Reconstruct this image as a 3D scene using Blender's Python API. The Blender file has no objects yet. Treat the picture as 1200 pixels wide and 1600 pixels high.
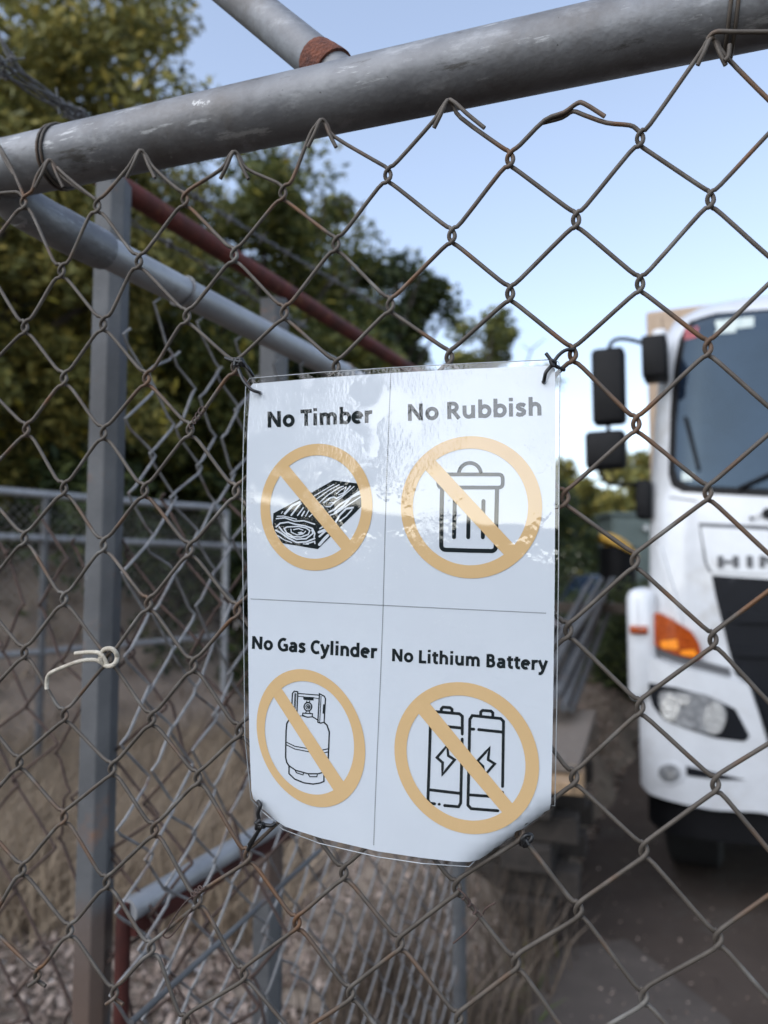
import bpy, bmesh, math, random
from mathutils import Vector, Matrix
from mathutils.geometry import delaunay_2d_cdt
random.seed(7)
R = math.radians
scene = bpy.context.scene
COL = scene.collection

# ------------------------------------------------------------------ camera
CAMZ = 1.53
PITCH = math.atan(90 / 1200)
cam = bpy.data.cameras.new('camera')
cam.sensor_fit = 'HORIZONTAL'; cam.sensor_width = 26.0; cam.lens = 26.0
cam.clip_start = 0.02; cam.clip_end = 2000
cam.dof.use_dof = True; cam.dof.focus_distance = 0.50; cam.dof.aperture_fstop = 5.6
camo = bpy.data.objects.new('camera', cam); COL.objects.link(camo)
camo.location = (0, 0, CAMZ); camo.rotation_euler = (math.pi / 2 + PITCH, 0, 0)
scene.camera = camo

# ------------------------------------------------------------------ sky and sun (evening shade, sun hidden behind the viewer)
SUN_EL, SUN_AZ = R(36.0), R(226)          # azimuth clockwise from +Y
world = bpy.data.worlds.new('World'); scene.world = world; world.use_nodes = True
nt = world.node_tree
sky = nt.nodes.new('ShaderNodeTexSky'); sky.sky_type = 'NISHITA'; sky.sun_disc = False
sky.sun_elevation = SUN_EL; sky.sun_rotation = SUN_AZ
sky.altitude = 50; sky.air_density = 1.0; sky.dust_density = 0.9; sky.ozone_density = 1.1
bg = nt.nodes['Background']; bg.inputs['Strength'].default_value = 0.135
hs = nt.nodes.new('ShaderNodeHueSaturation'); hs.inputs['Saturation'].default_value = 0.87; hs.inputs['Hue'].default_value = 0.504
gm = nt.nodes.new('ShaderNodeGamma'); gm.inputs['Gamma'].default_value = 0.80
nt.links.new(sky.outputs[0], hs.inputs['Color']); nt.links.new(hs.outputs[0], gm.inputs['Color']); nt.links.new(gm.outputs[0], bg.inputs['Color'])
sun = bpy.data.lights.new('sun', 'SUN'); sun.energy = 1.05; sun.angle = R(100); sun.color = (0.93, 0.96, 1.0)
suno = bpy.data.objects.new('sun', sun); COL.objects.link(suno)
sd = Vector((math.sin(SUN_AZ) * math.cos(SUN_EL), math.cos(SUN_AZ) * math.cos(SUN_EL), math.sin(SUN_EL)))
suno.rotation_euler = sd.to_track_quat('Z', 'Y').to_euler(); suno.location = (0, -3, 6)
scene.view_settings.view_transform = 'Standard'; scene.view_settings.look = 'None'
scene.view_settings.exposure = 1.55; scene.view_settings.gamma = 1.0
scene.render.engine = 'CYCLES'
scene.cycles.use_denoising = True
scene.cycles.max_bounces = 8; scene.cycles.transparent_max_bounces = 16
scene.cycles.caustics_reflective = False; scene.cycles.caustics_refractive = False

# ------------------------------------------------------------------ pixel <-> place
def ray(px, py):
    dx, du = (px - 600) / 1200, (800 - py) / 1200
    return Vector((dx, math.cos(PITCH) - math.sin(PITCH) * du, math.sin(PITCH) + math.cos(PITCH) * du))
def at(px, py, Y):
    d = ray(px, py); d = d * (Y / d.y); return Vector((d.x, d.y, d.z + CAMZ))
def hit(px, py, p0, n):
    d = ray(px, py); o = Vector((0, 0, CAMZ)); t = (p0 - o).dot(n) / d.dot(n); return o + d * t
def ground(px, py, z=0.0):
    d = ray(px, py); t = (z - CAMZ) / d.z; return Vector((0, 0, CAMZ)) + d * t
FA = R(19)
FU = Vector((math.cos(FA), -math.sin(FA), 0)); FN = Vector((-math.sin(FA), -math.cos(FA), 0)); FP = Vector((0.0125, 0.5, 0))
def fence(px, py, off=0.0): return hit(px, py, FP + FN * off, FN)
ROAD = Vector((math.sin(R(24)), math.cos(R(24)), 0))      # direction the side fence, kerb and truck run
ROADR = Vector((math.cos(R(24)), -math.sin(R(24)), 0))

# ------------------------------------------------------------------ materials
def mat(name, color, rough=0.6, metal=0.0, var=0.0, scale=20.0, bump=0.0, bscale=None, color2=None, spec=0.5, coat=0.0, stretch=None, mixr=(0.35, 0.65), detail=6.0):
    m = bpy.data.materials.new(name); m.use_nodes = True
    t = m.node_tree; n = t.nodes; l = t.links; b = n['Principled BSDF']
    b.inputs['Base Color'].default_value = (*color, 1); b.inputs['Roughness'].default_value = rough
    b.inputs['Metallic'].default_value = metal; b.inputs['Specular IOR Level'].default_value = spec
    if coat: b.inputs['Coat Weight'].default_value = coat; b.inputs['Coat Roughness'].default_value = 0.05
    tc = n.new('ShaderNodeTexCoord'); mp = n.new('ShaderNodeMapping'); l.new(tc.outputs['Object'], mp.inputs['Vector'])
    if stretch: mp.inputs['Scale'].default_value = stretch
    if color2 or var:
        c2 = color2 or tuple(max(0, c * (1 - var)) for c in color)
        nz = n.new('ShaderNodeTexNoise'); nz.inputs['Scale'].default_value = scale; nz.inputs['Detail'].default_value = detail
        nz.inputs['Roughness'].default_value = 0.65
        l.new(mp.outputs[0], nz.inputs['Vector'])
        r = n.new('ShaderNodeValToRGB'); r.color_ramp.elements[0].position = mixr[0]; r.color_ramp.elements[1].position = mixr[1]
        r.color_ramp.elements[0].color = (*c2, 1); r.color_ramp.elements[1].color = (*color, 1)
        l.new(nz.outputs['Fac'], r.inputs['Fac']); l.new(r.outputs['Color'], b.inputs['Base Color'])
    if bump:
        nb = n.new('ShaderNodeTexNoise'); nb.inputs['Scale'].default_value = bscale or scale * 3; nb.inputs['Detail'].default_value = 5
        l.new(mp.outputs[0], nb.inputs['Vector'])
        bp = n.new('ShaderNodeBump'); bp.inputs['Strength'].default_value = bump; bp.inputs['Distance'].default_value = 0.01
        l.new(nb.outputs['Fac'], bp.inputs['Height']); l.new(bp.outputs['Normal'], b.inputs['Normal'])
    return m
def add_layer(m, color, scale, lo, hi, stretch=None, detail=8):
    """a second patchy layer (rust, dirt, scratches) over the base colour"""
    t = m.node_tree; n = t.nodes; l = t.links; b = n['Principled BSDF']
    tc = n.new('ShaderNodeTexCoord'); mp = n.new('ShaderNodeMapping'); l.new(tc.outputs['Object'], mp.inputs['Vector'])
    mp.inputs['Location'].default_value = (3.1 + scale, 1.7, 5.3)
    if stretch: mp.inputs['Scale'].default_value = stretch
    nz = n.new('ShaderNodeTexNoise'); nz.inputs['Scale'].default_value = scale; nz.inputs['Detail'].default_value = detail; nz.inputs['Roughness'].default_value = 0.7
    l.new(mp.outputs[0], nz.inputs['Vector'])
    mr = n.new('ShaderNodeMapRange'); mr.inputs['From Min'].default_value = lo; mr.inputs['From Max'].default_value = hi
    l.new(nz.outputs['Fac'], mr.inputs['Value'])
    mx = n.new('ShaderNodeMix'); mx.data_type = 'RGBA'
    src = b.inputs['Base Color']
    if src.is_linked: l.new(src.links[0].from_socket, mx.inputs[6])
    else: mx.inputs[6].default_value = src.default_value
    mx.inputs[7].default_value = (*color, 1)
    l.new(mr.outputs[0], mx.inputs[0]); l.new(mx.outputs[2], src)
    return m
def leafmat(name, cols, rough=0.6, transl=0.25):
    m = bpy.data.materials.new(name); m.use_nodes = True
    t = m.node_tree; n = t.nodes; l = t.links; b = n['Principled BSDF']
    g = n.new('ShaderNodeNewGeometry'); r = n.new('ShaderNodeValToRGB'); r.color_ramp.interpolation = 'LINEAR'
    e = r.color_ramp.elements
    e[0].position = 0; e[0].color = (*cols[0], 1); e[1].position = 1; e[1].color = (*cols[-1], 1)
    for i, c in enumerate(cols[1:-1]):
        x = e.new((i + 1) / (len(cols) - 1)); x.color = (*c, 1)
    l.new(g.outputs['Random Per Island'], r.inputs['Fac']); l.new(r.outputs['Color'], b.inputs['Base Color'])
    b.inputs['Roughness'].default_value = rough; b.inputs['Specular IOR Level'].default_value = 0.3
    if transl:
        tr = n.new('ShaderNodeBsdfTranslucent'); l.new(r.outputs['Color'], tr.inputs['Color'])
        ms = n.new('ShaderNodeMixShader'); ms.inputs[0].default_value = transl
        l.new(b.outputs[0], ms.inputs[1]); l.new(tr.outputs[0], ms.inputs[2]); l.new(ms.outputs[0], n['Material Output'].inputs['Surface'])
    return m

M = {}
M['galv'] = mat('galvanised_steel', (0.235, 0.24, 0.25), 0.55, 0.55, scale=16, color2=(0.15, 0.152, 0.16), bump=0.08, bscale=160)
add_layer(M['galv'], (0.33, 0.335, 0.345), 50, 0.56, 0.72, stretch=(.35, .35, 1))
add_layer(M['galv'], (0.115, 0.105, 0.098), 4.5, 0.50, 0.66)
add_layer(M['galv'], (0.10, 0.085, 0.075), 9, 0.62, 0.78)
add_layer(M['galv'], (0.05, 0.045, 0.04), 150, 0.665, 0.70)
add_layer(M['galv'], (0.36, 0.365, 0.37), 110, 0.60, 0.66, stretch=(.16, .16, 1))
add_layer(M['galv'], (0.09, 0.085, 0.08), 70, 0.60, 0.68, stretch=(.22, .22, 1))
add_layer(M['galv'], (0.42, 0.42, 0.42), 34, 0.68, 0.71)
M['galv2'] = mat('galvanised_rail', (0.40, 0.405, 0.415), 0.5, 0.5, scale=12, color2=(0.30, 0.305, 0.315), bump=0.05, bscale=120)
add_layer(M['galv2'], (0.2, 0.18, 0.16), 25, 0.62, 0.75)
M['post'] = mat('weathered_grey_post', (0.112, 0.114, 0.117), 0.75, 0.12, scale=9, color2=(0.072, 0.073, 0.076), bump=0.1, bscale=150)
add_layer(M['post'], (0.20, 0.10, 0.055), 7, 0.58, 0.72)
add_layer(M['post'], (0.34, 0.34, 0.34), 90, 0.66, 0.70)
def stain(m, z0, z1, color):
    t = m.node_tree; n = t.nodes; l = t.links; b = n['Principled BSDF']; src = b.inputs['Base Color'].links[0].from_socket
    tc = n.new('ShaderNodeTexCoord'); sp = n.new('ShaderNodeSeparateXYZ'); l.new(tc.outputs['Object'], sp.inputs[0])
    nz = n.new('ShaderNodeTexNoise'); nz.inputs['Scale'].default_value = 22; nz.inputs['Detail'].default_value = 6; l.new(tc.outputs['Object'], nz.inputs['Vector'])
    ad = n.new('ShaderNodeMath'); ad.operation = 'MULTIPLY_ADD'; ad.inputs[1].default_value = .10; l.new(nz.outputs['Fac'], ad.inputs[0]); l.new(sp.outputs['Z'], ad.inputs[2])
    r = n.new('ShaderNodeValToRGB'); e = r.color_ramp.elements
    mr = n.new('ShaderNodeMapRange'); mr.inputs['From Min'].default_value = z0; mr.inputs['From Max'].default_value = z1; l.new(ad.outputs[0], mr.inputs['Value'])
    e[0].position = 0.0; e[0].color = (0, 0, 0, 1); e[1].position = 1.0; e[1].color = (0, 0, 0, 1)
    x = e.new(.12); x.color = (.8, .8, .8, 1); x = e.new(.75); x.color = (.55, .55, .55, 1)
    l.new(mr.outputs[0], r.inputs['Fac'])
    mx = n.new('ShaderNodeMix'); mx.data_type = 'RGBA'; l.new(src, mx.inputs[6]); mx.inputs[7].default_value = (*color, 1); l.new(r.outputs['Color'], mx.inputs[0]); l.new(mx.outputs[2], b.inputs['Base Color'])
M['post_stained'] = M['post'].copy(); stain(M['post_stained'], .98, 1.16, (0.11, 0.066, 0.044))
M['wire'] = mat('weathered_wire', (0.098, 0.082, 0.067), 0.62, 0.25, scale=45, color2=(0.066, 0.054, 0.043), detail=2)
add_layer(M['wire'], (0.135, 0.066, 0.03), 19, 0.55, 0.70, detail=2)
add_layer(M['wire'], (0.16, 0.15, 0.135), 28, 0.58, 0.74, detail=2)
M['wire_grey'] = mat('grey_zinc_wire', (0.27, 0.262, 0.258), 0.55, 0.4, scale=60, color2=(0.16, 0.155, 0.155))
add_layer(M['wire_grey'], (0.13, 0.075, 0.05), 18, 0.55, 0.68)
M['wire_rust'] = mat('rusty_wire', (0.085, 0.052, 0.04), 0.85, 0.1, scale=70, color2=(0.045, 0.03, 0.026))
M['barb'] = mat('barbed_wire_metal', (0.20, 0.20, 0.205), 0.55, 0.5, scale=60, color2=(0.09, 0.085, 0.08))
M['redpaint'] = mat('red_oxide_paint', (0.125, 0.026, 0.018), 0.7, 0.0, scale=22, color2=(0.058, 0.016, 0.012), spec=0.3, bump=0.1, bscale=200)
add_layer(M['redpaint'], (0.19, 0.07, 0.03), 26, 0.56, 0.70)
add_layer(M['redpaint'], (0.17, 0.15, 0.14), 18, 0.64, 0.72)
M['reddark'] = mat('dark_red_paint', (0.070, 0.017, 0.013), 0.7, 0.0, scale=16, color2=(0.038, 0.012, 0.010), spec=0.25)
M['rust'] = mat('rust', (0.19, 0.06, 0.03), 0.9, 0.0, scale=120, color2=(0.07, 0.025, 0.018), bump=0.5, bscale=400)
M['black'] = mat('black_plastic', (0.006, 0.006, 0.007), 0.55, 0, var=0.3, spec=0.18)
M['blackwire'] = mat('black_tie_wire', (0.012, 0.012, 0.013), 0.4, 0.0, var=0.4, scale=80)
M['twine'] = mat('pale_twine', (0.62, 0.57, 0.47), 0.75, 0, scale=120, color2=(0.38, 0.33, 0.26), bump=0.4, bscale=900)
M['white'] = mat('white_truck_paint', (0.60, 0.615, 0.635), 0.28, 0, scale=6, color2=(0.53, 0.54, 0.555), coat=0.6)
add_layer(M['white'], (0.36, 0.33, 0.29), 4, 0.55, 0.80)
add_layer(M['white'], (0.22, 0.20, 0.18), 60, 0.68, 0.74)
M['gap'] = mat('shut_line_grey', (0.10, 0.10, 0.105), 0.8, 0, var=0.3)
M['grille'] = mat('black_grille_plastic', (0.006, 0.007, 0.010), 0.5, 0, var=0.2, spec=0.2)
M['glassdark'] = mat('windscreen_glass', (0.014, 0.024, 0.042), 0.05, 0, scale=2, color2=(0.006, 0.010, 0.018), spec=0.35)
M['glassdark'].node_tree.nodes['Principled BSDF'].inputs['Specular Tint'].default_value = (0.55, 0.78, 1.0, 1)  # blue tint stands in for blue sky mirrored in the glass
M['glassdark'].node_tree.nodes['Principled BSDF'].inputs['Specular IOR Level'].default_value = 0.55
M['amber'] = mat('amber_lens', (0.46, 0.082, 0.009), 0.16, 0, scale=40, color2=(0.17, 0.026, 0.004), coat=0.8, stretch=(1, 1, 3))
M['amber_hot'] = mat('amber_bulb_reflector', (0.95, 0.30, 0.02), 0.2, 0, var=0.2, scale=90, coat=0.5)
M['chrome'] = mat('lamp_reflector', (0.88, 0.88, 0.86), 0.22, 0.7, scale=70, color2=(0.62, 0.62, 0.61), bump=0.5, bscale=60)
M['clear'] = mat('lamp_lens_grey', (0.46, 0.47, 0.48), 0.14, 0.4, scale=35, color2=(0.20, 0.205, 0.21), bump=0.35, bscale=50, coat=1.0)
M['box'] = mat('beige_cargo_panel', (0.42, 0.32, 0.23), 0.7, 0, scale=4, color2=(0.34, 0.25, 0.18))
M['sticker'] = mat('pale_sticker', (0.55, 0.60, 0.55), 0.5, 0, scale=40, color2=(0.35, 0.42, 0.42))
M['stickerred'] = mat('red_sticker', (0.35, 0.06, 0.07), 0.5, 0, var=0.4, scale=40)
M['tyre'] = mat('tyre_rubber', (0.018, 0.018, 0.018), 0.85, 0, var=0.3, scale=30, bump=0.3)
M['asphalt'] = mat('asphalt', (0.072, 0.055, 0.045), 0.95, 0, scale=1.3, color2=(0.045, 0.034, 0.028), bump=0.5, bscale=160, spec=0.15)
add_layer(M['asphalt'], (0.085, 0.075, 0.068), 140, 0.60, 0.68)
add_layer(M['asphalt'], (0.075, 0.066, 0.058), 3.5, 0.55, 0.75)
M['concrete'] = mat('worn_concrete', (0.076, 0.061, 0.051), 0.94, 0, scale=4, color2=(0.052, 0.041, 0.034), bump=0.3, bscale=120)
M['dirt'] = mat('dry_dirt', (0.20, 0.160, 0.125), 0.95, 0, scale=3.5, color2=(0.115, 0.090, 0.070), bump=1.0, bscale=45)
add_layer(M['dirt'], (0.17, 0.145, 0.12), 30, 0.55, 0.70)
add_layer(M['dirt'], (0.035, 0.028, 0.023), 11, 0.55, 0.68)
M['bank_dirt'] = mat('pale_bank_dirt', (0.38, 0.29, 0.22), 0.95, 0, scale=3, color2=(0.23, 0.175, 0.135), bump=1.0, bscale=30)
M['timber'] = mat('weathered_timber', (0.17, 0.14, 0.115), 0.85, 0, scale=6, color2=(0.12, 0.095, 0.075), stretch=(10, 10, 10), bump=0.3, bscale=60)
M['timber_new'] = mat('cut_timber_end', (0.36, 0.24, 0.14), 0.8, 0, var=0.35, scale=30)
M['oldwood'] = mat('dark_old_sleeper_wood', (0.040, 0.032, 0.026), 0.95, 0, scale=20, color2=(0.022, 0.018, 0.015), bump=0.6, bscale=60)
M['bark'] = mat('bark', (0.075, 0.060, 0.048), 0.95, 0, scale=14, color2=(0.035, 0.028, 0.022), bump=0.8, bscale=40)
M['leaf_olive'] = leafmat('olive_leaves', [(0.065, 0.070, 0.022), (0.13, 0.132, 0.038), (0.18, 0.172, 0.05), (0.24, 0.215, 0.06), (0.38, 0.30, 0.07)])
M['leaf_dark'] = leafmat('dark_leaves', [(0.016, 0.026, 0.011), (0.032, 0.048, 0.016), (0.052, 0.068, 0.020), (0.085, 0.098, 0.026)])
M['leaf_mid'] = leafmat('mid_green_leaves', [(0.048, 0.062, 0.021), (0.088, 0.105, 0.031), (0.13, 0.142, 0.04), (0.22, 0.20, 0.05)])
M['leaf_yellow'] = leafmat('yellow_leaves', [(0.20, 0.17, 0.02), (0.30, 0.24, 0.03)])
M['straw'] = leafmat('dry_straw', [(0.19, 0.145, 0.105), (0.30, 0.23, 0.16), (0.42, 0.33, 0.235), (0.23, 0.175, 0.125)], transl=0.15)
M['straw_dark'] = leafmat('dull_brown_stalks', [(0.060, 0.045, 0.035), (0.10, 0.075, 0.055), (0.15, 0.115, 0.085), (0.075, 0.055, 0.042)], transl=0.1)
M['litter'] = leafmat('leaf_litter', [(0.09, 0.064, 0.049), (0.17, 0.124, 0.096), (0.27, 0.205, 0.165), (0.40, 0.32, 0.27), (0.125, 0.09, 0.07)], transl=0.1)
M['chips'] = leafmat('pale_chips', [(0.30, 0.28, 0.25), (0.42, 0.40, 0.38), (0.60, 0.60, 0.62)], transl=0.0)
M['cargreen'] = mat('grey_green_metal', (0.13, 0.165, 0.15), 0.6, 0, scale=3, color2=(0.10, 0.13, 0.12))
M['yellow'] = mat('yellow_sheeting', (0.52, 0.30, 0.03), 0.6, 0, scale=6, color2=(0.40, 0.22, 0.02))
M['carpaint'] = mat('dark_car_paint', (0.035, 0.04, 0.055), 0.3, 0, var=0.2, coat=0.8)
M['pale'] = mat('pale_plastic', (0.50, 0.46, 0.50), 0.5, 0, var=0.2)
M['shed'] = mat('dark_shed_cladding', (0.05, 0.05, 0.048), 0.8, 0, scale=3, var=0.3)
M['paper'] = mat('white_paper', (0.66, 0.705, 0.755), 0.7, 0, scale=22, color2=(0.635, 0.68, 0.73), spec=0.2)
add_layer(M['paper'], (0.45, 0.45, 0.44), 55, 0.69, 0.76)
M['ink'] = mat('black_ink', (0.010, 0.016, 0.018), 0.7, 0, var=0.2, spec=0.1)
M['inkwhite'] = mat('unprinted_paper', (0.66, 0.705, 0.755), 0.7, 0, var=0.03, spec=0.2)
M['tan'] = mat('tan_ink', (0.70, 0.475, 0.235), 0.7, 0, scale=18, color2=(0.665, 0.45, 0.22), spec=0.15)

M['edge'] = mat('film_edge_glint', (0.38, 0.40, 0.41), 0.15, 0, var=0.2, scale=60, coat=1.0)  # opaque pale tone stands in for light caught on the clear film's edge
def laminate_material():
    m = bpy.data.materials.new('clear_laminate'); m.use_nodes = True
    t = m.node_tree; n = t.nodes; l = t.links
    n.remove(n['Principled BSDF'])
    tr = n.new('ShaderNodeBsdfTransparent'); tr.inputs['Color'].default_value = (0.99, 0.99, 0.99, 1)
    gl = n.new('ShaderNodeBsdfGlossy'); gl.inputs['Roughness'].default_value = 0.03
    tc = n.new('ShaderNodeTexCoord')
    fine = n.new('ShaderNodeTexNoise'); fine.inputs['Scale'].default_value = 330; fine.inputs['Detail'].default_value = 3
    mp = n.new('ShaderNodeMapping'); mp.inputs['Scale'].default_value = (1.5, 1.5, 0.7)
    l.new(tc.outputs['Object'], mp.inputs[0]); l.new(mp.outputs[0], fine.inputs['Vector'])
    mask = n.new('ShaderNodeTexNoise'); mask.inputs['Scale'].default_value = 26; mask.inputs['Detail'].default_value = 4
    l.new(tc.outputs['Object'], mask.inputs['Vector'])
    mr = n.new('ShaderNodeMapRange'); mr.inputs['From Min'].default_value = 0.46; mr.inputs['From Max'].default_value = 0.60
    l.new(mask.outputs['Fac'], mr.inputs['Value'])
    mul = n.new('ShaderNodeMath'); mul.operation = 'MULTIPLY'; l.new(fine.outputs['Fac'], mul.inputs[0]); l.new(mr.outputs[0], mul.inputs[1])
    wav = n.new('ShaderNodeTexNoise'); wav.inputs['Scale'].default_value = 30; wav.inputs['Detail'].default_value = 1
    l.new(tc.outputs['Object'], wav.inputs['Vector'])
    b1 = n.new('ShaderNodeBump'); b1.inputs['Strength'].default_value = 0.48; b1.inputs['Distance'].default_value = 0.0008
    l.new(mul.outputs[0], b1.inputs['Height'])
    b2 = n.new('ShaderNodeBump'); b2.inputs['Strength'].default_value = 0.25; b2.inputs['Distance'].default_value = 0.0012
    l.new(wav.outputs['Fac'], b2.inputs['Height']); l.new(b1.outputs[0], b2.inputs['Normal'])
    l.new(b2.outputs[0], gl.inputs['Normal'])
    lw = n.new('ShaderNodeLayerWeight'); lw.inputs['Blend'].default_value = 0.5; l.new(b2.outputs[0], lw.inputs['Normal'])
    pw = n.new('ShaderNodeMath'); pw.operation = 'POWER'; pw.inputs[1].default_value = 5.0; l.new(lw.outputs['Facing'], pw.inputs[0])
    fr = n.new('ShaderNodeMath'); fr.operation = 'MULTIPLY_ADD'; fr.inputs[1].default_value = 0.92; fr.inputs[2].default_value = 0.10; l.new(pw.outputs[0], fr.inputs[0])
    mx = n.new('ShaderNodeMixShader'); l.new(fr.outputs[0], mx.inputs[0]); l.new(tr.outputs[0], mx.inputs[1]); l.new(gl.outputs[0], mx.inputs[2])
    l.new(mx.outputs[0], n['Material Output'].inputs['Surface'])
    return m
M['laminate'] = laminate_material()

# ------------------------------------------------------------------ mesh helpers
class MB:
    def __init__(s): s.v = []; s.f = []
    def add(s, v, f):
        o = len(s.v); s.v += [tuple(p) for p in v]; s.f += [tuple(i + o for i in q) for q in f]; return s
    def tube(s, pts, r, sides=8, cap=True, r1=None):
        pts = [Vector(p) for p in pts]; N = len(pts)
        rs = r if isinstance(r, (list, tuple)) else [r + ((r1 - r) * i / (N - 1) if r1 is not None else 0) for i in range(N)]
        tang = [(pts[min(i + 1, N - 1)] - pts[max(i - 1, 0)]).normalized() for i in range(N)]
        t0 = tang[0]; ref = Vector((0, 0, 1)) if abs(t0.z) < 0.9 else Vector((1, 0, 0))
        nrm = t0.cross(ref).normalized(); V = []; F = []
        for i in range(N):
            if i:
                nrm = nrm - tang[i] * nrm.dot(tang[i])
                nrm = nrm.normalized() if nrm.length > 1e-6 else tang[i].orthogonal().normalized()
            bn = tang[i].cross(nrm)
            for k in range(sides):
                a = 2 * math.pi * k / sides
                V.append(pts[i] + (nrm * math.cos(a) + bn * math.sin(a)) * rs[i])
        for i in range(N - 1):
            for k in range(sides):
                k2 = (k + 1) % sides
                F.append((i * sides + k, i * sides + k2, (i + 1) * sides + k2, (i + 1) * sides + k))
        if cap: F.append(tuple(range(sides))[::-1]); F.append(tuple((N - 1) * sides + k for k in range(sides)))
        return s.add(V, F)
    def box(s, c, h, ax=None):
        ax = ax or (Vector((1, 0, 0)), Vector((0, 1, 0)), Vector((0, 0, 1))); c = Vector(c)
        V = [c + ax[0] * (sx * h[0]) + ax[1] * (sy * h[1]) + ax[2] * (sz * h[2]) for sx in (-1, 1) for sy in (-1, 1) for sz in (-1, 1)]
        F = [(0, 1, 3, 2), (4, 6, 7, 5), (0, 4, 5, 1), (2, 3, 7, 6), (0, 2, 6, 4), (1, 5, 7, 3)]
        return s.add(V, F)
    def build(s, name, material, parent=None, smooth=True, bevel=0.0, origin=None):
        me = bpy.data.meshes.new(name); o = bpy.data.objects.new(name, me)
        off = Vector((0, 0, 0))
        if origin is not None: off = Vector(origin)
        me.from_pydata([tuple(Vector(p) - off) for p in s.v], [], s.f); me.update()
        bm = bmesh.new(); bm.from_mesh(me); bmesh.ops.recalc_face_normals(bm, faces=bm.faces); bm.to_mesh(me); bm.free()
        if smooth:
            for p in me.polygons: p.use_smooth = True
        me.materials.append(material if not isinstance(material, str) else M[material])
        COL.objects.link(o)
        if bevel:
            b = o.modifiers.new('bevel', 'BEVEL'); b.width = bevel; b.segments = 2; b.limit_method = 'ANGLE'
        if smooth and bevel == 0 and len(s.f) < 4000:
            es = o.modifiers.new('edges', 'EDGE_SPLIT'); es.split_angle = R(62)
        o.location = off
        if parent is not None:
            o.parent = parent
            if parent.rotation_euler.z == 0: o.location = off - wloc(parent)
        return o
def wloc(o):
    p = Vector((0, 0, 0))
    while o is not None:
        if o.rotation_euler.z != 0: return p          # parts of a turned thing are built in its own frame
        p = p + o.location; o = o.parent
    return p
def empty(name, loc, rz=0.0):
    o = bpy.data.objects.new(name, None); COL.objects.link(o); o.location = loc; o.rotation_euler = (0, 0, rz); o.empty_display_size = 0.1; return o
def tag(o, label=None, cat=None, group=None, kind=None):
    if label: o['label'] = label
    if cat: o['category'] = cat
    if group: o['group'] = group
    if kind: o['kind'] = kind
    return o
def catmull(P, n=4):
    P = [Vector(p) for p in P]; out = []
    for i in range(len(P) - 1):
        p0 = P[max(i - 1, 0)]; p1 = P[i]; p2 = P[i + 1]; p3 = P[min(i + 2, len(P) - 1)]
        for k in range(n):
            t = k / n
            out.append(0.5 * ((2 * p1) + (p2 - p0) * t + (2 * p0 - 5 * p1 + 4 * p2 - p3) * t * t + (3 * p1 - p0 - 3 * p2 + p3) * t ** 3))
    out.append(P[-1]); return out
def densify(poly, step, closed=True):
    out = []
    n = len(poly)
    for i in range(n if closed else n - 1):
        a = Vector(poly[i]); b = Vector(poly[(i + 1) % n]); k = max(1, int((b - a).length / step))
        out += [a.lerp(b, j / k) for j in range(k)]
    if not closed: out.append(Vector(poly[-1]))
    return out
def inside(p, poly):
    c = False; n = len(poly); j = n - 1
    for i in range(n):
        a, b = poly[i], poly[j]
        if (a[1] > p[1]) != (b[1] > p[1]) and p[0] < (b[0] - a[0]) * (p[1] - a[1]) / (b[1] - a[1]) + a[0]: c = not c
        j = i
    return c
def fill(loops, step):
    """triangulate an outline (first loop) with holes (other loops), with inner points every step"""
    V = []; E = []
    L = [densify(l, step) for l in loops]
    for l in L:
        o = len(V); V += [Vector((p[0], p[1])) for p in l]; E += [(o + i, o + (i + 1) % len(l)) for i in range(len(l))]
    xs = [p[0] for p in L[0]]; ys = [p[1] for p in L[0]]
    x = min(xs) + step * 0.53
    while x < max(xs):
        y = min(ys) + step * 0.47
        while y < max(ys):
            if inside((x, y), L[0]) and not any(inside((x, y), h) for h in L[1:]): V.append(Vector((x, y)))
            y += step
        x += step
    v, e, f, *_ = delaunay_2d_cdt(V, E, [], 2, 1e-7)
    return v, f, L
def rounded(poly, r, seg=4):
    out = []; n = len(poly)
    for i in range(n):
        p = Vector(poly[i][:2]); a = Vector(poly[i - 1][:2]) - p; b = Vector(poly[(i + 1) % n][:2]) - p
        k = min(r, a.length * 0.45, b.length * 0.45)
        A = p + a.normalized() * k; B = p + b.normalized() * k
        for j in range(seg + 1):
            t = j / seg; out.append((1 - t) ** 2 * A + 2 * t * (1 - t) * p + t * t * B)
    return out

# ================================================================== THE SETTING
def sheet(name, pts, material, z):
    mb = MB(); mb.add([(p[0], p[1], z) for p in pts], [tuple(range(len(pts)))]); o = mb.build(name, material, smooth=False); o['kind'] = 'structure'; return o
sheet('ground', [(-300, -300), (300, -300), (300, 500), (-300, 500)], 'dirt', 0.0)
K0 = ground(740, 1600)                                    # edge between dirt strip and asphalt
def along(t, s): return K0 + ROAD * t + ROADR * s
K0.z = 0
sheet('asphalt_yard', [along(-12, 0), along(-12, 40), along(120, 40), along(120, 0)], 'asphalt', 0.004)
g = [ground(978, 1470), ground(1140, 1598), ground(1200, 1760), ground(760, 1760), ground(850, 1490)]
sheet('concrete_patch', g, 'concrete', 0.008)

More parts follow.
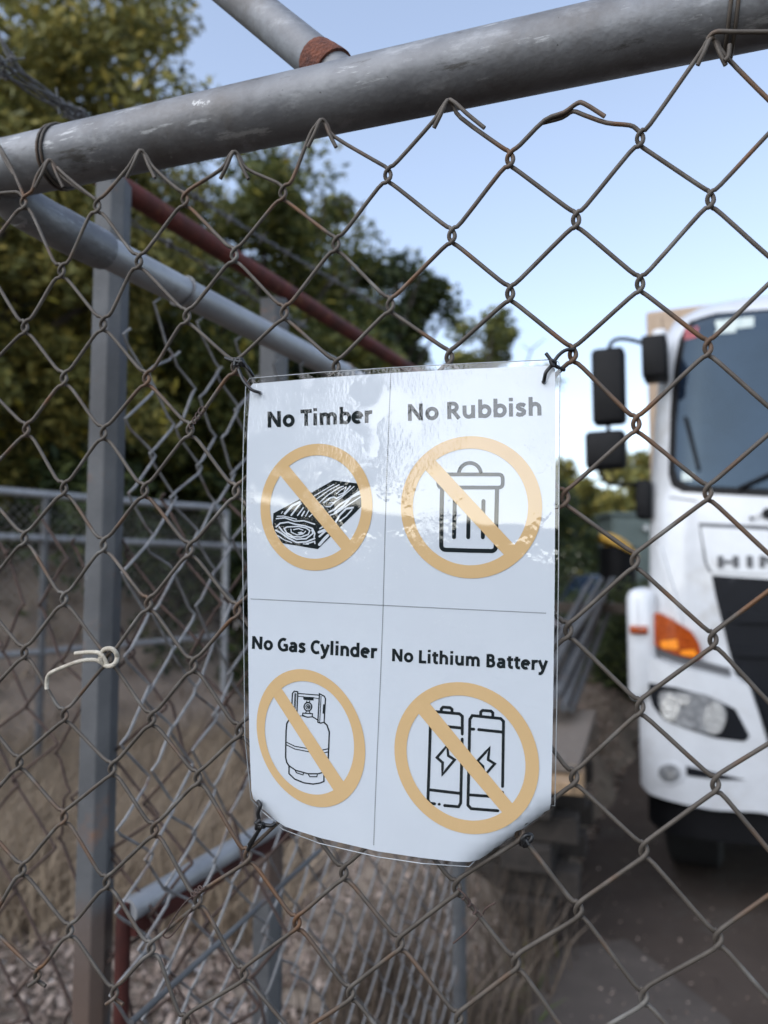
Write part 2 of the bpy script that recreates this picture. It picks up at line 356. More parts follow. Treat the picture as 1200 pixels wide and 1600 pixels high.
# low earth bank beside the asphalt
def bank():
    mb = MB(); V = []; F = []; n = 60; m = 14
    for i in range(n):
        t = -0.2 + i * 0.24
        for j in range(m):
            u = j / (m - 1); s = -0.95 + 1.02 * u
            h = math.sin(math.pi * u) ** 0.8 * (0.36 + 0.07 * math.sin(t * 3.1) + 0.05 * math.sin(t * 7.7 + u * 5)) * min(1, max(0, (i + 0.5) / 4))
            p = along(t, s + 0.05 * math.sin(t * 5 + j)); V.append((p.x, p.y, h - 0.01 + random.uniform(-0.012, 0.012)))
    for i in range(n - 1):
        for j in range(m - 1): a = i * m + j; F.append((a, a + 1, a + m + 1, a + m))
    o = mb.add(V, F).build('earth_bank', 'dirt'); o['kind'] = 'structure'
bank()

# ------------------------------------------------------------------ loose ground cover
def scatter(name, n, region, size, material, flat=0.5, label=None, cat=None, asp=0.6, zfun=None):
    mb = MB(); V = []; F = []
    for i in range(n):
        x, y = region(); s = random.uniform(*size); z = (zfun(x, y) if zfun else 0.0) + s * 0.3
        a = random.uniform(0, 6.28); ti = random.gauss(0, flat); tj = random.gauss(0, flat)
        u = Vector((math.cos(a), math.sin(a), ti)).normalized() * s; w = Vector((-math.sin(a), math.cos(a), tj)).normalized() * s * asp
        c = Vector((x, y, z + abs(u.z) * 0.5)); o = len(V)
        V += [c - u, c - w * random.uniform(.6, 1.1), c + u, c + w * random.uniform(.6, 1.1)]; F += [(o, o + 1, o + 2), (o, o + 2, o + 3)]
    o = mb.add(V, F).build(name, material, smooth=False); tag(o, label, cat, kind='stuff'); return o
def reg_left():
    while True:
        y = 2.0 + 5.5 * random.random() ** 1.5; x = random.uniform(-0.62 * y - 0.4, 0.35 + 0.445 * (y - 2.6))
        return x, y
scatter('leaf_litter', 26000, reg_left, (0.010, 0.032), 'litter', 0.7, 'brown dry leaf litter over the dirt behind the side fence', 'leaf litter')
scatter('pale_stone_chips', 1900, reg_left, (0.005, 0.017), 'chips', 0.5, 'pale stone chips and scraps lying among the leaf litter', 'stone chips', asp=0.8)
def reg_road():
    y = 2.0 + 5 * random.random() ** 2; return random.uniform(0.3 + 0.445 * (y - 2.6), 0.62 * y), y
scatter('grit_on_asphalt', 900, reg_road, (0.003, 0.012), 'litter', 0.4, 'small grit and leaf scraps scattered over the asphalt', 'grit', zfun=lambda x, y: 0.006)
def blades(name, n, region, h, material, label, cat, lean=0.45, w=(0.002, 0.005), z0=0.0):
    mb = MB(); V = []; F = []
    clumps = [region() for _ in range(max(1, n // 26))]
    for i in range(n):
        cx, cy = random.choice(clumps); x = cx + random.gauss(0, 0.07); y = cy + random.gauss(0, 0.07)
        hh = random.uniform(*h); a = random.uniform(0, 6.28); le = abs(random.gauss(0, lean)); ww = random.uniform(*w)
        d = Vector((math.cos(a) * le, math.sin(a) * le, 1)).normalized(); sd_ = Vector((-math.sin(a + 1), math.cos(a + 1), 0)) * ww
        b = Vector((x, y, z0)); m1 = b + d * hh * 0.55; tip = b + d * hh + Vector((d.x, d.y, -0.35)) * hh * 0.35; o = len(V)
        V += [b - sd_, b + sd_, m1 + sd_ * .8, m1 - sd_ * .8, tip]; F += [(o, o + 1, o + 2, o + 3), (o + 3, o + 2, o + 4)]
    o = mb.add(V, F).build(name, material, smooth=False); tag(o, label, cat, kind='stuff'); return o
def reg_grass():
    y = random.uniform(3.3, 6.6); return random.uniform(-0.62 * y, -0.12 * y), y
blades('dry_grass', 24000, reg_grass, (0.12, 0.52), 'straw', 'tall dry straw coloured grass below the far fence', 'grass', lean=0.6)
def reg_weed():
    t = random.uniform(0.2, 9) ; p = along(t, random.uniform(-0.75, -0.1)); return p.x, p.y
blades('dry_weeds', 700, reg_weed, (0.08, 0.30), 'straw_dark', 'dry weeds on the earth bank beside the asphalt', 'weeds', lean=0.5, z0=0.12)
def reg_side():
    t = random.uniform(0.9, 2.6); p = Vector((-0.30, 1.0, 0)) + ROAD * t + ROADR * random.uniform(-0.55, 0.0); return p.x, p.y
blades('dry_stalks', 1500, reg_side, (0.15, 0.5), 'straw_dark', 'thin dry stalks standing behind the wire netting', 'weeds', lean=0.25)
def reg_gw():
    t = random.uniform(0.05, 0.5); p = along(t, random.uniform(-0.1, 0.05)); return p.x, p.y
blades('green_weeds', 160, reg_gw, (0.04, 0.13), 'leaf_mid', 'small green weeds at the edge of the asphalt', 'weeds', lean=0.9, w=(0.004, 0.009))

def bank_h(t, s):
    u = (s + .95) / 1.02; i = (t + .2) / .24
    return math.sin(math.pi * min(1, max(0, u))) ** .8 * (.36 + .07 * math.sin(t * 3.1) + .05 * math.sin(t * 7.7 + u * 5)) * min(1, max(0, (i + .5) / 4))
BH = {}
def reg_bank():
    t = -.15 + 6.5 * random.random() ** 1.6; s_ = random.uniform(-.95, .03); p = along(t, s_); BH[(p.x, p.y)] = bank_h(t, s_); return p.x, p.y
scatter('bank_litter', 9000, reg_bank, (.008, .030), 'litter', .8, 'brown leaf and twig litter covering the earth bank by the asphalt', 'leaf litter', zfun=lambda x, y: BH[(x, y)], asp=.35)

# ------------------------------------------------------------------ trees
def make_tree(name, base, h, rx, ry, z0, nleaf, leaf, material, label, group, seed, sub=None, trunk_r=0.13, dens=0.75):
    rnd = random.Random(seed)
    base = Vector(base); t = empty(name, base); tag(t, label, 'tree', group)
    mb = MB()
    fork = base + Vector((rnd.uniform(-.2, .2), rnd.uniform(-.2, .2), h * 0.35))
    mb.tube(catmull([base - Vector((0, 0, .1)), base + (fork - base) * .5 + Vector((rnd.uniform(-.1, .1), 0, 0)), fork], 4), trunk_r, 9, r1=trunk_r * .7)
    mb.build('trunk', 'bark', t)
    clumps = []
    for i in range(9):
        a = i * 2.4 + rnd.uniform(-.3, .3); rr = rnd.uniform(.45, .9)
        tip = base + Vector((math.cos(a) * rx * rr, math.sin(a) * ry * rr, h * rnd.uniform(.5, .95)))
        mid = fork.lerp(tip, .5) + Vector((0, 0, .25))
        lm = MB().tube(catmull([fork, mid, tip], 4), trunk_r * .45, 6, r1=.015); 
        for q in range(3):
            e = tip.lerp(mid, rnd.uniform(0, .7)) ; lm.tube([e, e + Vector((rnd.uniform(-.5, .5), rnd.uniform(-.5, .5), rnd.uniform(-.1, .6)))], .018, 4, r1=.006)
        lm.build('limb', 'bark', t)
    zc = (z0 + h) / 2; rz = (h - z0) / 2
    ncl = int(26 + nleaf / 450)
    while len(clumps) < ncl:
        p = Vector((rnd.gauss(0, .55), rnd.gauss(0, .55), rnd.gauss(0, .6)))
        if p.length > 1 or p.length < dens * rnd.random() * .8: continue
        clumps.append((base + Vector((p.x * rx, p.y * ry, 0)) + Vector((0, 0, zc + p.z * rz)), rnd.uniform(.22, .5) * (rx + ry) / 3.4))
    V = []; F = []
    for i in range(nleaf):
        c, r = rnd.choice(clumps)
        d = Vector((rnd.gauss(0, 1), rnd.gauss(0, 1), rnd.gauss(0, 1))).normalized() * r * rnd.random() ** .45
        p = c + Vector((d.x, d.y, d.z * .75)); s = rnd.uniform(.6, 1.3) * leaf
        u = Vector((rnd.gauss(0, 1), rnd.gauss(0, 1), rnd.gauss(-.3, .7))).normalized(); w = u.orthogonal().normalized()
        w = (w * math.cos(i) + u.cross(w) * math.sin(i)) * s * .36; u = u * s; o = len(V)
        V += [p - u, p + w, p + u, p - w]; F.append((o, o + 1, o + 2, o + 3))
    MB().add(V, F).build('crown', material, t, smooth=False)
    if sub:
        V = []; F = []
        for i in range(sub):
            c, r = rnd.choice(clumps); d = Vector((rnd.gauss(0, 1), rnd.gauss(0, 1), rnd.gauss(0, 1))).normalized() * r * 1.02
            p = c + d; u = Vector((rnd.gauss(0, 1), rnd.gauss(0, 1), rnd.gauss(-.3, .7))).normalized() * leaf * 1.1; w = u.orthogonal().normalized() * leaf * .4; o = len(V)
            V += [p - u, p + w, p + u, p - w]; F.append((o, o + 1, o + 2, o + 3))
        MB().add(V, F).build('yellow_leaves', 'leaf_yellow', t, smooth=False)
    return t
G = 'trees in the row behind the fences'
make_tree('leafy_tree', (-3.5, 6.3, 0), 7.6, 2.15, 1.7, 2.0, 80000, .054, 'leaf_olive', 'tall olive green tree with yellowing leaves beside the barbed wire', G, 3, sub=900)
make_tree('leafy_tree', (-2.0, 9.4, 0), 6.9, 2.1, 1.9, 1.0, 48000, .068, 'leaf_mid', 'green tree with yellow tinges seen past the red rail', G, 11, sub=500)
make_tree('leafy_tree', (-1.25, 11.0, 0), 7.1, 1.75, 1.7, .8, 30000, .075, 'leaf_mid', 'mid green tree between the yellow tinged tree and the rounded one', G, 15, sub=200)
make_tree('leafy_tree', (-0.62, 12.6, 0), 7.0, 2.15, 2.0, .8, 34000, .09, 'leaf_dark', 'dark green rounded tree standing in the row just above the sign', G, 5, sub=80)
make_tree('leafy_tree', (-0.1, 15.2, 0), 6.6, 1.3, 1.7, .8, 15000, .11, 'leaf_dark', 'dark green tree tucked against the rounded tree above the sign', G, 6)
make_tree('leafy_tree', (2.25, 18.5, 0), 8.0, 2.0, 1.9, 3.0, 8500, .11, 'leaf_mid', 'thin airy tree with sky showing through its crown', G, 9, dens=.3)
make_tree('leafy_tree', (-5.6, 8.6, 0), 6.8, 2.4, 2.2, .6, 26000, .085, 'leaf_dark', 'dark leafy tree behind the grey post', G, 21, sub=60)
make_tree('leafy_tree', (8.2, 30, 0), 6.2, 3.0, 2.6, .5, 9000, .2, 'leaf_olive', 'olive tree far behind the truck mirrors', G, 31)
make_tree('leafy_tree', (12.6, 33, 0), 7.0, 2.9, 2.6, .5, 9000, .2, 'leaf_olive', 'brownish olive tree far off beside the cargo body', G, 37)
make_tree('leafy_tree', (5.6, 32, 0), 6.4, 3.2, 3.0, .5, 9000, .22, 'leaf_mid', 'far green tree low on the skyline beside the sign', G, 41)
def shrub(loc, r, h, n, leaf, material, label, seed):
    rnd = random.Random(seed); t = empty('shrub', loc); tag(t, label, 'shrub', 'shrubs under the trees'); loc = Vector(loc)
    st = MB()
    for i in range(5):
        a = i * 1.3; st.tube([loc, loc + Vector((math.cos(a) * r * .5, math.sin(a) * r * .5, h * .7))], .02, 5, r1=.008)
    st.build('stem', 'bark', t)
    V = []; F = []
    cl = [(Vector((rnd.gauss(0, .5) * r, rnd.gauss(0, .5) * r, rnd.uniform(.15, .9) * h)), rnd.uniform(.25, .45) * r) for _ in range(16)]
    for i in range(n):
        c, q = rnd.choice(cl); d = Vector((rnd.gauss(0, 1), rnd.gauss(0, 1), rnd.gauss(0, 1))).normalized() * q * rnd.random() ** .4
        p = loc + c + d; u = Vector((rnd.gauss(0, 1), rnd.gauss(0, 1), rnd.gauss(0, .7))).normalized(); w = u.orthogonal().normalized() * leaf * .4; u = u * leaf; o = len(V)
        V += [p - u, p + w, p + u, p - w]; F.append((o, o + 1, o + 2, o + 3))
    MB().add(V, F).build('foliage', material, t, smooth=False)
for i, (x, y, r, h, lab) in enumerate([(-4.1, 7.3, 1.5, 2.9, 'dark bushy shrub behind the long rails of the far fence'), (-2.9, 8.2, 1.4, 2.8, 'dark shrub under the olive tree'),
        (-1.35, 9.0, 1.2, 2.4, 'dark shrub between the grey post and the sign'), (-0.1, 11.5, 1.4, 2.6, 'dark shrub at the foot of the rounded tree'), (1.6, 15.5, 1.6, 2.8, 'dark shrub at the foot of the airy tree'),
        (-5.6, 7.2, 1.5, 3.0, 'dark shrub at the end of the far fence')]):
    shrub((x, y, 0), r, h, 4500, .07, M['leaf_dark'], lab, 50 + i)
for i, (x, y, r, h, lab) in enumerate([(-7.6, 10.5, 2.6, 6.0, 'large dark bush deep in shade beyond the end of the far fence'), (-4.6, 11.5, 2.6, 6.2, 'large dark bush deep in shade behind the olive tree'),
        (-2.6, 13.0, 2.4, 6.0, 'large dark bush deep in shade behind the side fence'), (-0.2, 16.6, 2.0, 5.5, 'large dark bush deep in shade behind the rounded tree'), (3.2, 21, 2.4, 3.8, 'large dark bush under the airy tree')]):
    shrub((x, y, 0), r, h, 14000, .14, M['leaf_dark'], lab, 90 + i)
shrub((2.45, 8.4, 0), .8, 1.35, 3500, .05, M['leaf_dark'], 'low dark shrub in front of the parked car', 70)
shrub((3.1, 10.2, 0), .8, 1.25, 3000, .05, M['leaf_dark'], 'low dark shrub beside the steel pipes', 71)

# ================================================================== NEAR CHAIN LINK FENCE
KN = {  # knots of the mesh, column by column
 -1: [(-30, 405), (-30, 590), (-32, 755), (-32, 930), (-36, 1105), (-36, 1272), (-18, 1440), (-15, 1610)],
 0: [(37, 315), (39, 510), (41, 670), (38, 840), (38, 1018), (30, 1190), (35, 1357), (58, 1522), (60, 1690)],
 1: [(96, 422), (100, 590), (100, 762), (100, 935), (101, 1116), (100, 1275), (109, 1452), (115, 1620)],
 2: [(152, 320), (161, 505), (162, 675), (162, 850), (170, 1028), (175, 1200), (167, 1377), (179, 1550), (182, 1720)],
 3: [(217, 407), (229, 590), (226, 765), (232, 942), (237, 1122), (241, 1295), (236, 1480), (240, 1655)],
 4: [(289, 310), (292, 493), (297, 670), (297, 857), (302, 1038), (309, 1214), (309, 1405), (291, 1595), (296, 1770)],
 5: [(366, 397), (367, 572), (369, 766), (371, 952), (374, 1140), (387, 1335), (381, 1520), (380, 1700)],
 6: [(442, 300), (444, 487), (446, 675), (449, 870), (453, 1065), (459, 1255), (464, 1440), (466, 1625), (468, 1800)],
 7: [(525, 380), (525, 572), (530, 770), (533, 970), (535, 1165), (537, 1362), (548, 1550), (552, 1740)],
 8: [(606, 272), (610, 475), (613, 670), (615, 870), (618, 1070), (622, 1270), (625, 1472), (640, 1670), (642, 1860)],
 9: [(706, 367), (702, 557), (705, 765), (708, 970), (711, 1175), (714, 1385), (717, 1590), (720, 1790)],
 10: [(797, 247), (797, 457), (796, 665), (798, 870), (802, 1085), (812, 1300), (806, 1503), (806, 1710), (808, 1900)],
 11: [(900, 342), (895, 552), (883, 776), (888, 983), (897, 1213), (904, 1420), (905, 1640), (908, 1850)],
 12: [(1000, 215), (1000, 442), (994, 661), (992, 874), (1000, 1103), (1006, 1327), (1006, 1556), (1010, 1790), (1012, 2000)],
 13: [(1110, 310), (1106, 542), (1106, 768), (1114, 998), (1118, 1224), (1122, 1465), (1126, 1700), (1130, 1930)],
 14: [(1222, 180), (1217, 420), (1217, 655), (1226, 893), (1230, 1130), (1232, 1365), (1236, 1600), (1240, 1840), (1244, 2080)],
 15: [(1345, 290), (1340, 525), (1342, 770), (1348, 1010), (1352, 1250), (1356, 1490), (1360, 1740), (1364, 1990)],
}
TOPS = {1: (77, 253), 3: (220, 238), 5: (366, 240), 7: (503, 190), 9: (700, 160), 11: (893, 170), 13: (1112, 62), 15: (1350, 40)}
def proj(P):
    d = Vector(P) - Vector((0, 0, CAMZ)); f = d.y * math.cos(PITCH) + d.z * math.sin(PITCH); u = d.z * math.cos(PITCH) - d.y * math.sin(PITCH)
    return (600 + 1200 * d.x / f, 800 - 1200 * u / f)
for c in range(16, 24): KN[c] = [proj(fence(*p) + FU * .078) for p in KN[c - 2]]
for c in range(-2, -7, -1): KN[c] = [proj(fence(*p) - FU * .078) for p in KN[c + 2]]
for c in (17, 19, 21, 23): TOPS[c] = proj(fence(*TOPS[c - 2]) + FU * .078)
for c in (-1, -3, -5): TOPS[c] = proj(fence(*TOPS[c + 2]) - FU * .078)
AMP, WR = 0.0016, 0.00138
nf = empty('chain_link_fence', fence(600, 890) * 1.0); nf.location.z = 0
tag(nf, 'close chain link fence of weathered wire hung from a thick galvanised pipe', 'fence')
rj = random.Random(2)
def knot_pts(K, side, sc):
    """side=-1: wire from the left, bending at its right end; +1: wire from the right, bending at its left end; front/back swap"""
    x, y = K; f = -side * -1
    if side < 0:   # left wire: back above, front below
        q = [(-16, -19, -AMP * .6), (-4, -12, -AMP), (3.5, -4, -AMP * .3), (4.5, 5, AMP * .6), (-3, 14, AMP), (-16, 23, AMP * .6)]
    else:          # right wire: front above, back below
        q = [(16, -21, AMP * .6), (4, -12, AMP), (-3.5, -3, AMP * .4), (-4, 6, -AMP * .5), (3, 14, -AMP), (16, 23, -AMP * .6)]
    return [fence(x + a * sc, y + b * sc, c) for a, b, c in q]
for i in range(-6, 23):
    L, Rr = KN[i], KN[i + 1]
    sc = 0.92 * (0.86 + 0.3 * (i + 1) / 15)
    seq = []
    # left bends happen at column i, right bends at column i+1
    if i % 2 == 0: order = [(L, 1, k // 2) if k % 2 == 0 else (Rr, -1, k // 2) for k in range(15)]
    else: order = [(Rr, -1, k // 2) if k % 2 == 0 else (L, 1, k // 2) for k in range(15)]
    pts = []
    topc = i + 1 if i % 2 == 0 else i
    if topc in TOPS:
        tx, ty = TOPS[topc]; s = -1 if i % 2 == 0 else 1        # this wire lies left (-1) or right (+1) of the loop
        if topc == 11:
            hk = [(tx + s * -52, ty + 12, .003), (tx - s * 20, ty - 8, .004), (tx - s * 8, ty - 2 + 6 * s, .002), (tx + s * 12, ty + 6, 0), (tx + s * 42, ty + 18, 0)]
            if s > 0: hk = [(tx - 45, ty + 22, -.002), (tx - 15, ty + 14, -.003), (tx + 2, ty + 4, -.001), (tx + 20, ty + 10, 0), (tx + 55, ty + 22, 0)]
        else:
            dep = .0045 if s > 0 else .0015
            hk = [(tx - s * 22, ty + 40, dep), (tx - s * 12, ty + 20, dep + .001), (tx - s * 1, ty - 3, dep), (tx + s * 9, ty + 6, .001), (tx + s * 20, ty + 24, 0)]
            if topc == 9 and s < 0: hk = [(tx + 57, ty + 40, .004), (tx + 30, ty + 18, .005), (tx + 4, ty - 4, .004), (tx - 9, ty + 8, .001), (tx - 22, ty + 28, 0)]
        pts += [fence(*h) for h in hk]
    for (colm, sd_, k) in order:
        if k >= len(colm): break
        pts += knot_pts(colm[k], sd_, sc)
    # slight unevenness half way along each leg comes from the spline itself
    P = catmull(pts, 3)
    MB().tube(P, WR * rj.uniform(.95, 1.05), 8).build('wire', 'wire', nf, origin=None)
# pipe along the top
PR = 0.0240
pc = lambda px, py: fence(px, py, -(PR + .0015))
A0, A1 = pc(600, 137), None
zt = A0.z; 
def onpipe(s, z=zt): p = A0 + FU * s; return Vector((p.x, p.y, z))
mb = MB(); mb.tube([onpipe(-0.62 + 0.02 * k) for k in range(90)], PR, 36); mb.build('top_rail', 'galv', nf)
# outrigger arm welded on behind the pipe, with a rusty weld collar
J = at(536, 126, .556); T = at(378, -2, .606)
arm_dir = (T - J).normalized()
mb = MB(); mb.tube([J + arm_dir * (k * .05) for k in range(22)], .0160, 24); arm = mb.build('outrigger_arm', 'galv', nf)
mb = MB(); mb.tube(catmull([J + arm_dir * .012, J + arm_dir * .024, J + arm_dir * .036], 3), [.0182, .0184, .0180, .0178, .0171, .0168, .0161], 20)
mb.build('weld_collar', 'rust', arm)
# ties that hold the mesh to the pipe
def wrap_tie(px, name='tie_wire', turns=1, tails=()):
    c = pc(px, 137 - (px - 600) * .235); s0 = (c - A0).dot(FU)
    mb = MB()
    for q in range(turns + 1):
        ring = []
        for k in range(25):
            a = 2 * math.pi * k / 24
            p = onpipe(s0 + .0042 * q + .003 * math.sin(a)) + (FN * math.cos(a) + Vector((0, 0, 1)) * math.sin(a)) * (PR + .0013)
            ring.append(p)
        mb.tube(ring, .0012, 6)
    for t in tails: mb.tube(catmull([fence(*p) for p in t], 4), .0014, 6)
    mb.build(name, 'wire', nf)
wrap_tie(92, tails=[[(90, 262, .002), (100, 272, .003), (125, 293, .003), (150, 312, .001)]])
wrap_tie(1138, tails=[[(1105, 62, .004), (1118, 50, .006), (1150, 50, .006), (1200, 50, .005)], [(1140, 70, .003), (1138, 88, .004), (1132, 95, .004)]])
wrap_tie(5, turns=0, tails=[[(-5, 222, .003), (18, 262, .003), (38, 308, .002)], [(0, 235, .003), (12, 258, .003), (22, 273, .003)]])

# small loose wires twisted on the mesh
def loose(name, lists, r, material, label, cat, group=None):
    mb = MB()
    for l in lists: mb.tube(catmull([fence(*p) for p in l], 5), r, 6)
    o = mb.build(name, material); tag(o, label, cat, group); return o
def coil(a, b, n, rad, off=0.003):
    return [(a[0] + (b[0] - a[0]) * k / (n * 6) + rad * math.cos(k * 1.047) * .7, a[1] + (b[1] - a[1]) * k / (n * 6) + rad * math.sin(k * 1.047) * .7, off + .002 * math.sin(k * 1.047)) for k in range(n * 6 + 1)]
loose('thin_wire', [coil((297, 668), (316, 638), 4, 5)], .00055, 'wire_rust', 'thin rusty wire coiled on the mesh left of the No Timber panel', 'wire')
loose('thin_wire', [coil((317, 1385), (300, 1400), 3, 6), [(308, 1395, .003), (285, 1415, .004), (262, 1450, .004), (255, 1462, .003), (268, 1462, .003), (300, 1420, .003)]], .0006, 'wire_rust', 'thin rusty wire looped on the mesh over the slanting bottom rail', 'wire')
loose('thin_wire', [coil((722, 1398), (748, 1432), 3, 6), [(715, 1388, .003), (728, 1400, .005), (733, 1412, .003)], [(755, 1428, .003), (757, 1422, .004), (764, 1416, .005), (774, 1411, .006)], [(748, 1434, .003), (730, 1455, .005), (708, 1474, .006)]], .0006, 'wire_rust', 'thin wire with two loose ends twisted on the mesh below the sign', 'wire')
# pale twine knotted round the mesh
tw = empty('twine', fence(170, 1028, .004)); tag(tw, 'pale twine knotted round the mesh in front of the grey post', 'twine')
ring = [(170 + 13 * math.cos(a), 1027 + 14 * math.sin(a), .0035 + .0035 * math.sin(a * 1.5)) for a in [k * 2 * math.pi / 14 for k in range(22)]]
MB().tube(catmull([fence(*p) for p in ring], 3), .0017, 8).build('loop', 'twine', tw)
MB().tube(catmull([fence(*p) for p in [(160, 1036, .005), (148, 1031, .007), (125, 1033, .010), (100, 1042, .011), (82, 1050, .011), (75, 1056, .010), (73, 1066, .009), (73, 1077, .009)]], 4), .0015, 7).build('tail', 'twine', tw)
MB().tube(catmull([fence(*p) for p in [(168, 1040, .004), (158, 1022, .006), (143, 1019, .003), (118, 1021, -.004)]], 4), .0016, 7).build('tail', 'twine', tw)

# ================================================================== SIDE FENCE running away on the left
B0 = at(70, 345, .70); ZB = B0.z
def bline(t, z, s=0.0): p = B0 + ROAD * t + ROADR * s; return Vector((p.x, p.y, z))
sf = empty('side_fence', bline(0, 0)); tag(sf, 'narrow chain link side fence with a bright galvanised top rail running away from the pipe', 'fence')
mb = MB(); mb.tube([bline(-.03 + .1 * k, ZB) for k in range(13)], .0170, 22); tr = mb.build('top_rail', 'galv2', sf)
mb = MB(); mb.tube(catmull([bline(-.07, ZB + .012), bline(-.045, ZB + .007), bline(-.02, ZB + .002), bline(.03, ZB), bline(.075, ZB)], 4), [.013] * 3 + [.0165] * 3 + [.0195] * 5 + [.0205] * 5 + [.0195], 20); mb.build('end_clamp', 'galv', tr)
mb = MB(); mb.tube([bline(-.045, ZB + .018), bline(-.047, ZB + .034)], .008, 6); mb.build('bolt', 'galv', tr)
# zig-zag mesh of the side fence
def zigwire(t0, dt, z0, z1, cell, par, jit, line, amp=.0022, rnd=random, sag=0.0):
    """one zig-zag wire between t0 and t0+dt, from z0 (top) to z1"""
    pts = []; z = z0 - (0 if par else cell * .5); k = 0; sgn = par
    while z > z1:
        left = (k % 2 == 0)
        t = t0 if left else t0 + dt
        jt = rnd.gauss(0, jit); jz = rnd.gauss(0, jit)
        e = .006 if left else -.006
        pts.append(line(t + jt + e, z + jz + .008, amp if left else -amp)); pts.append(line(t + jt - e * .35, z + jz, 0)); pts.append(line(t + jt + e, z + jz - .008, -amp if left else amp))
        z -= cell * .5; k += 1
    return pts
rb = random.Random(5)
cw, ch = .040, .086
for i in range(26):
    pts = zigwire(.115 + i * cw, cw, ZB - .03, ZB - 1.85, ch, i % 2, .004, lambda t, z, a: bline(t, z, a + .004 * math.sin(t * 9 + z * 5)), rnd=rb)
    MB().tube(pts, .0017, 5).build('wire', 'wire_grey', sf)
mb = MB(); mb.tube(catmull([at(205, 1597, .80), at(350, 1466, .95), at(500, 1328, 1.16)], 4), .0034, 8); mb.build('stay_rod', 'post', sf)
for t, lab in ((.20, 0), (.62, 1)):
    ring = [bline(t + .004 * math.sin(a), ZB) + (ROADR * math.cos(a) + Vector((0, 0, 1)) * math.sin(a)) * .0185 for a in [k * math.pi / 10 for k in range(21)]]
    MB().tube(ring, .0014, 6).build('tie_wire', 'wire_grey', sf)
mb = MB(); mb.tube([bline(1.20, 0), bline(1.20, ZB + .02)], .016, 16); mb.build('end_post', 'post', sf)
# post row behind it with the red rail
C0 = at(205, 303, 1.14); ZC = C0.z
def cline(t, z, s=0.0): p = C0 + ROAD * t + ROADR * s; return Vector((p.x, p.y, z))
pf = empty('post_and_rail_fence', at(165, 890, 1.03)); pf.location.z = 0
tag(pf, 'grey posts carrying a red oxide painted pipe rail behind the side fence', 'fence')
def angle_post(c, w, ztop, name='post'):
    mb = MB(); h = w / 2; prof = [(-h, -h * .55), (h * .25, -h), (h, -h * .5), (h, h), (-h, h)]
    prof = rounded([Vector(p) for p in prof], w * .05, 2)
    n = len(prof); V = []; F = []
    zs = [0, .5, 1.0, 1.5, ztop]
    for z in zs: V += [(c.x + p[0], c.y + p[1], z) for p in prof]
    for i in range(len(zs) - 1):
        for k in range(n): F.append((i * n + k, i * n + (k + 1) % n, (i + 1) * n + (k + 1) % n, (i + 1) * n + k))
    F.append(tuple((len(zs) - 1) * n + k for k in range(n)))
    mb.add(V, F); return mb.build(name, 'post_stained', pf, smooth=False)
p1 = at(168, 600, 1.05); angle_post(p1, .0405, at(175, 283, 1.05).z)
p2 = at(424, 890, 1.47); angle_post(p2, .050, at(424, 470, 1.47).z)
mb = MB(); mb.tube([cline(-.075 + .1 * k, ZC) for k in range(20)], .0172, 20); mb.build('top_rail', 'redpaint', pf)
q0 = at(198, 1425, 1.02); q1 = at(440, 1284, 1.38)
mb = MB(); mb.tube([q0 + (q1 - q0) * (k / 8) for k in range(12)], .0165, 20); lr = mb.build('lower_rail', 'galv2', pf)
up = Vector((0, 0, -.0125)); mb = MB()
qd = (q1 - q0); sdv = qd.cross(Vector((0, 0, 1))).normalized()
for k in range(1): mb.box((q0 + q1 * 1.0) * .5 + qd * .19 + up + sdv * 0.0 - Vector((0, 0, .006)), (qd.length * .69, .0155, .010), (qd.normalized(), sdv, qd.normalized().cross(sdv)))
mb.build('red_angle_strip', 'reddark', lr, smooth=False)
mb = MB(); mb.tube([q0 + Vector((-.004, 0, .012)), q0 + Vector((-.004, 0, -1.05))], .0095, 14); mb.build('leg', 'reddark', pf)
band = lambda z, mt: MB().tube([Vector((p1.x, p1.y, z - .004)), Vector((p1.x, p1.y, z + .004))], .034, 5).build('band', mt, pf)
# rusty mesh across the post
rm = empty('rusty_mesh', at(120, 890, 1.12)); rm.location.z = 0
tag(rm, 'old rust brown chain link mesh hanging beside the grey post', 'mesh', None)
R0 = at(-30, 890, 1.14)
def rline(t, z, a): p = R0 + FU * t + FN * a; return Vector((p.x, p.y, z))
for i in range(11):
    pts = zigwire(-.06 + i * .052, .052, 1.62 - .0 * i, .35, .135, i % 2, .009, lambda t, z, a: rline(t, z, a + .01 * math.sin(z * 7 + t * 4)), rnd=rb)
    MB().tube(catmull(pts, 2), .0022, 6).build('wire', 'wire_rust', rm)
# barbed wire strands
def barbed(way, label, seed, amp=.0030):
    rnd = random.Random(seed); W = densify(catmull([at(*p) for p in way], 6), .006, False)
    e = empty('barbed_wire', W[0]); tag(e, label, 'barbed wire', 'barbed wire strands over the red rail')
    up = Vector((0, 0, 1))
    for ph in (0, math.pi):
        P = [p + (ROADR * math.cos(k * .42 + ph) + up * math.sin(k * .42 + ph)) * amp for k, p in enumerate(W)]
        MB().tube(P, .0017, 5).build('strand', 'barb', e)
    k = rnd.randint(3, 9)
    while k < len(W) - 2:
        c = W[k]; d1 = Vector((rnd.uniform(-1, 1), rnd.uniform(-1, 1), rnd.uniform(-1, 1))).normalized(); d2 = d1.orthogonal().normalized(); t = (W[k + 1] - W[k - 1]).normalized()
        mb = MB(); mb.tube([c - d1 * .017, c + d1 * .017], .0013, 4); mb.tube([c - d2 * .016 + t * .005, c + d2 * .016 + t * .005], .0013, 4)
        mb.tube([c + (ROADR * math.cos(a) + up * math.sin(a)) * .0055 + t * (a * .0007) for a in [j * .8 for j in range(16)]], .0013, 4)
        mb.build('barb', 'barb', e); k += rnd.randint(13, 20)
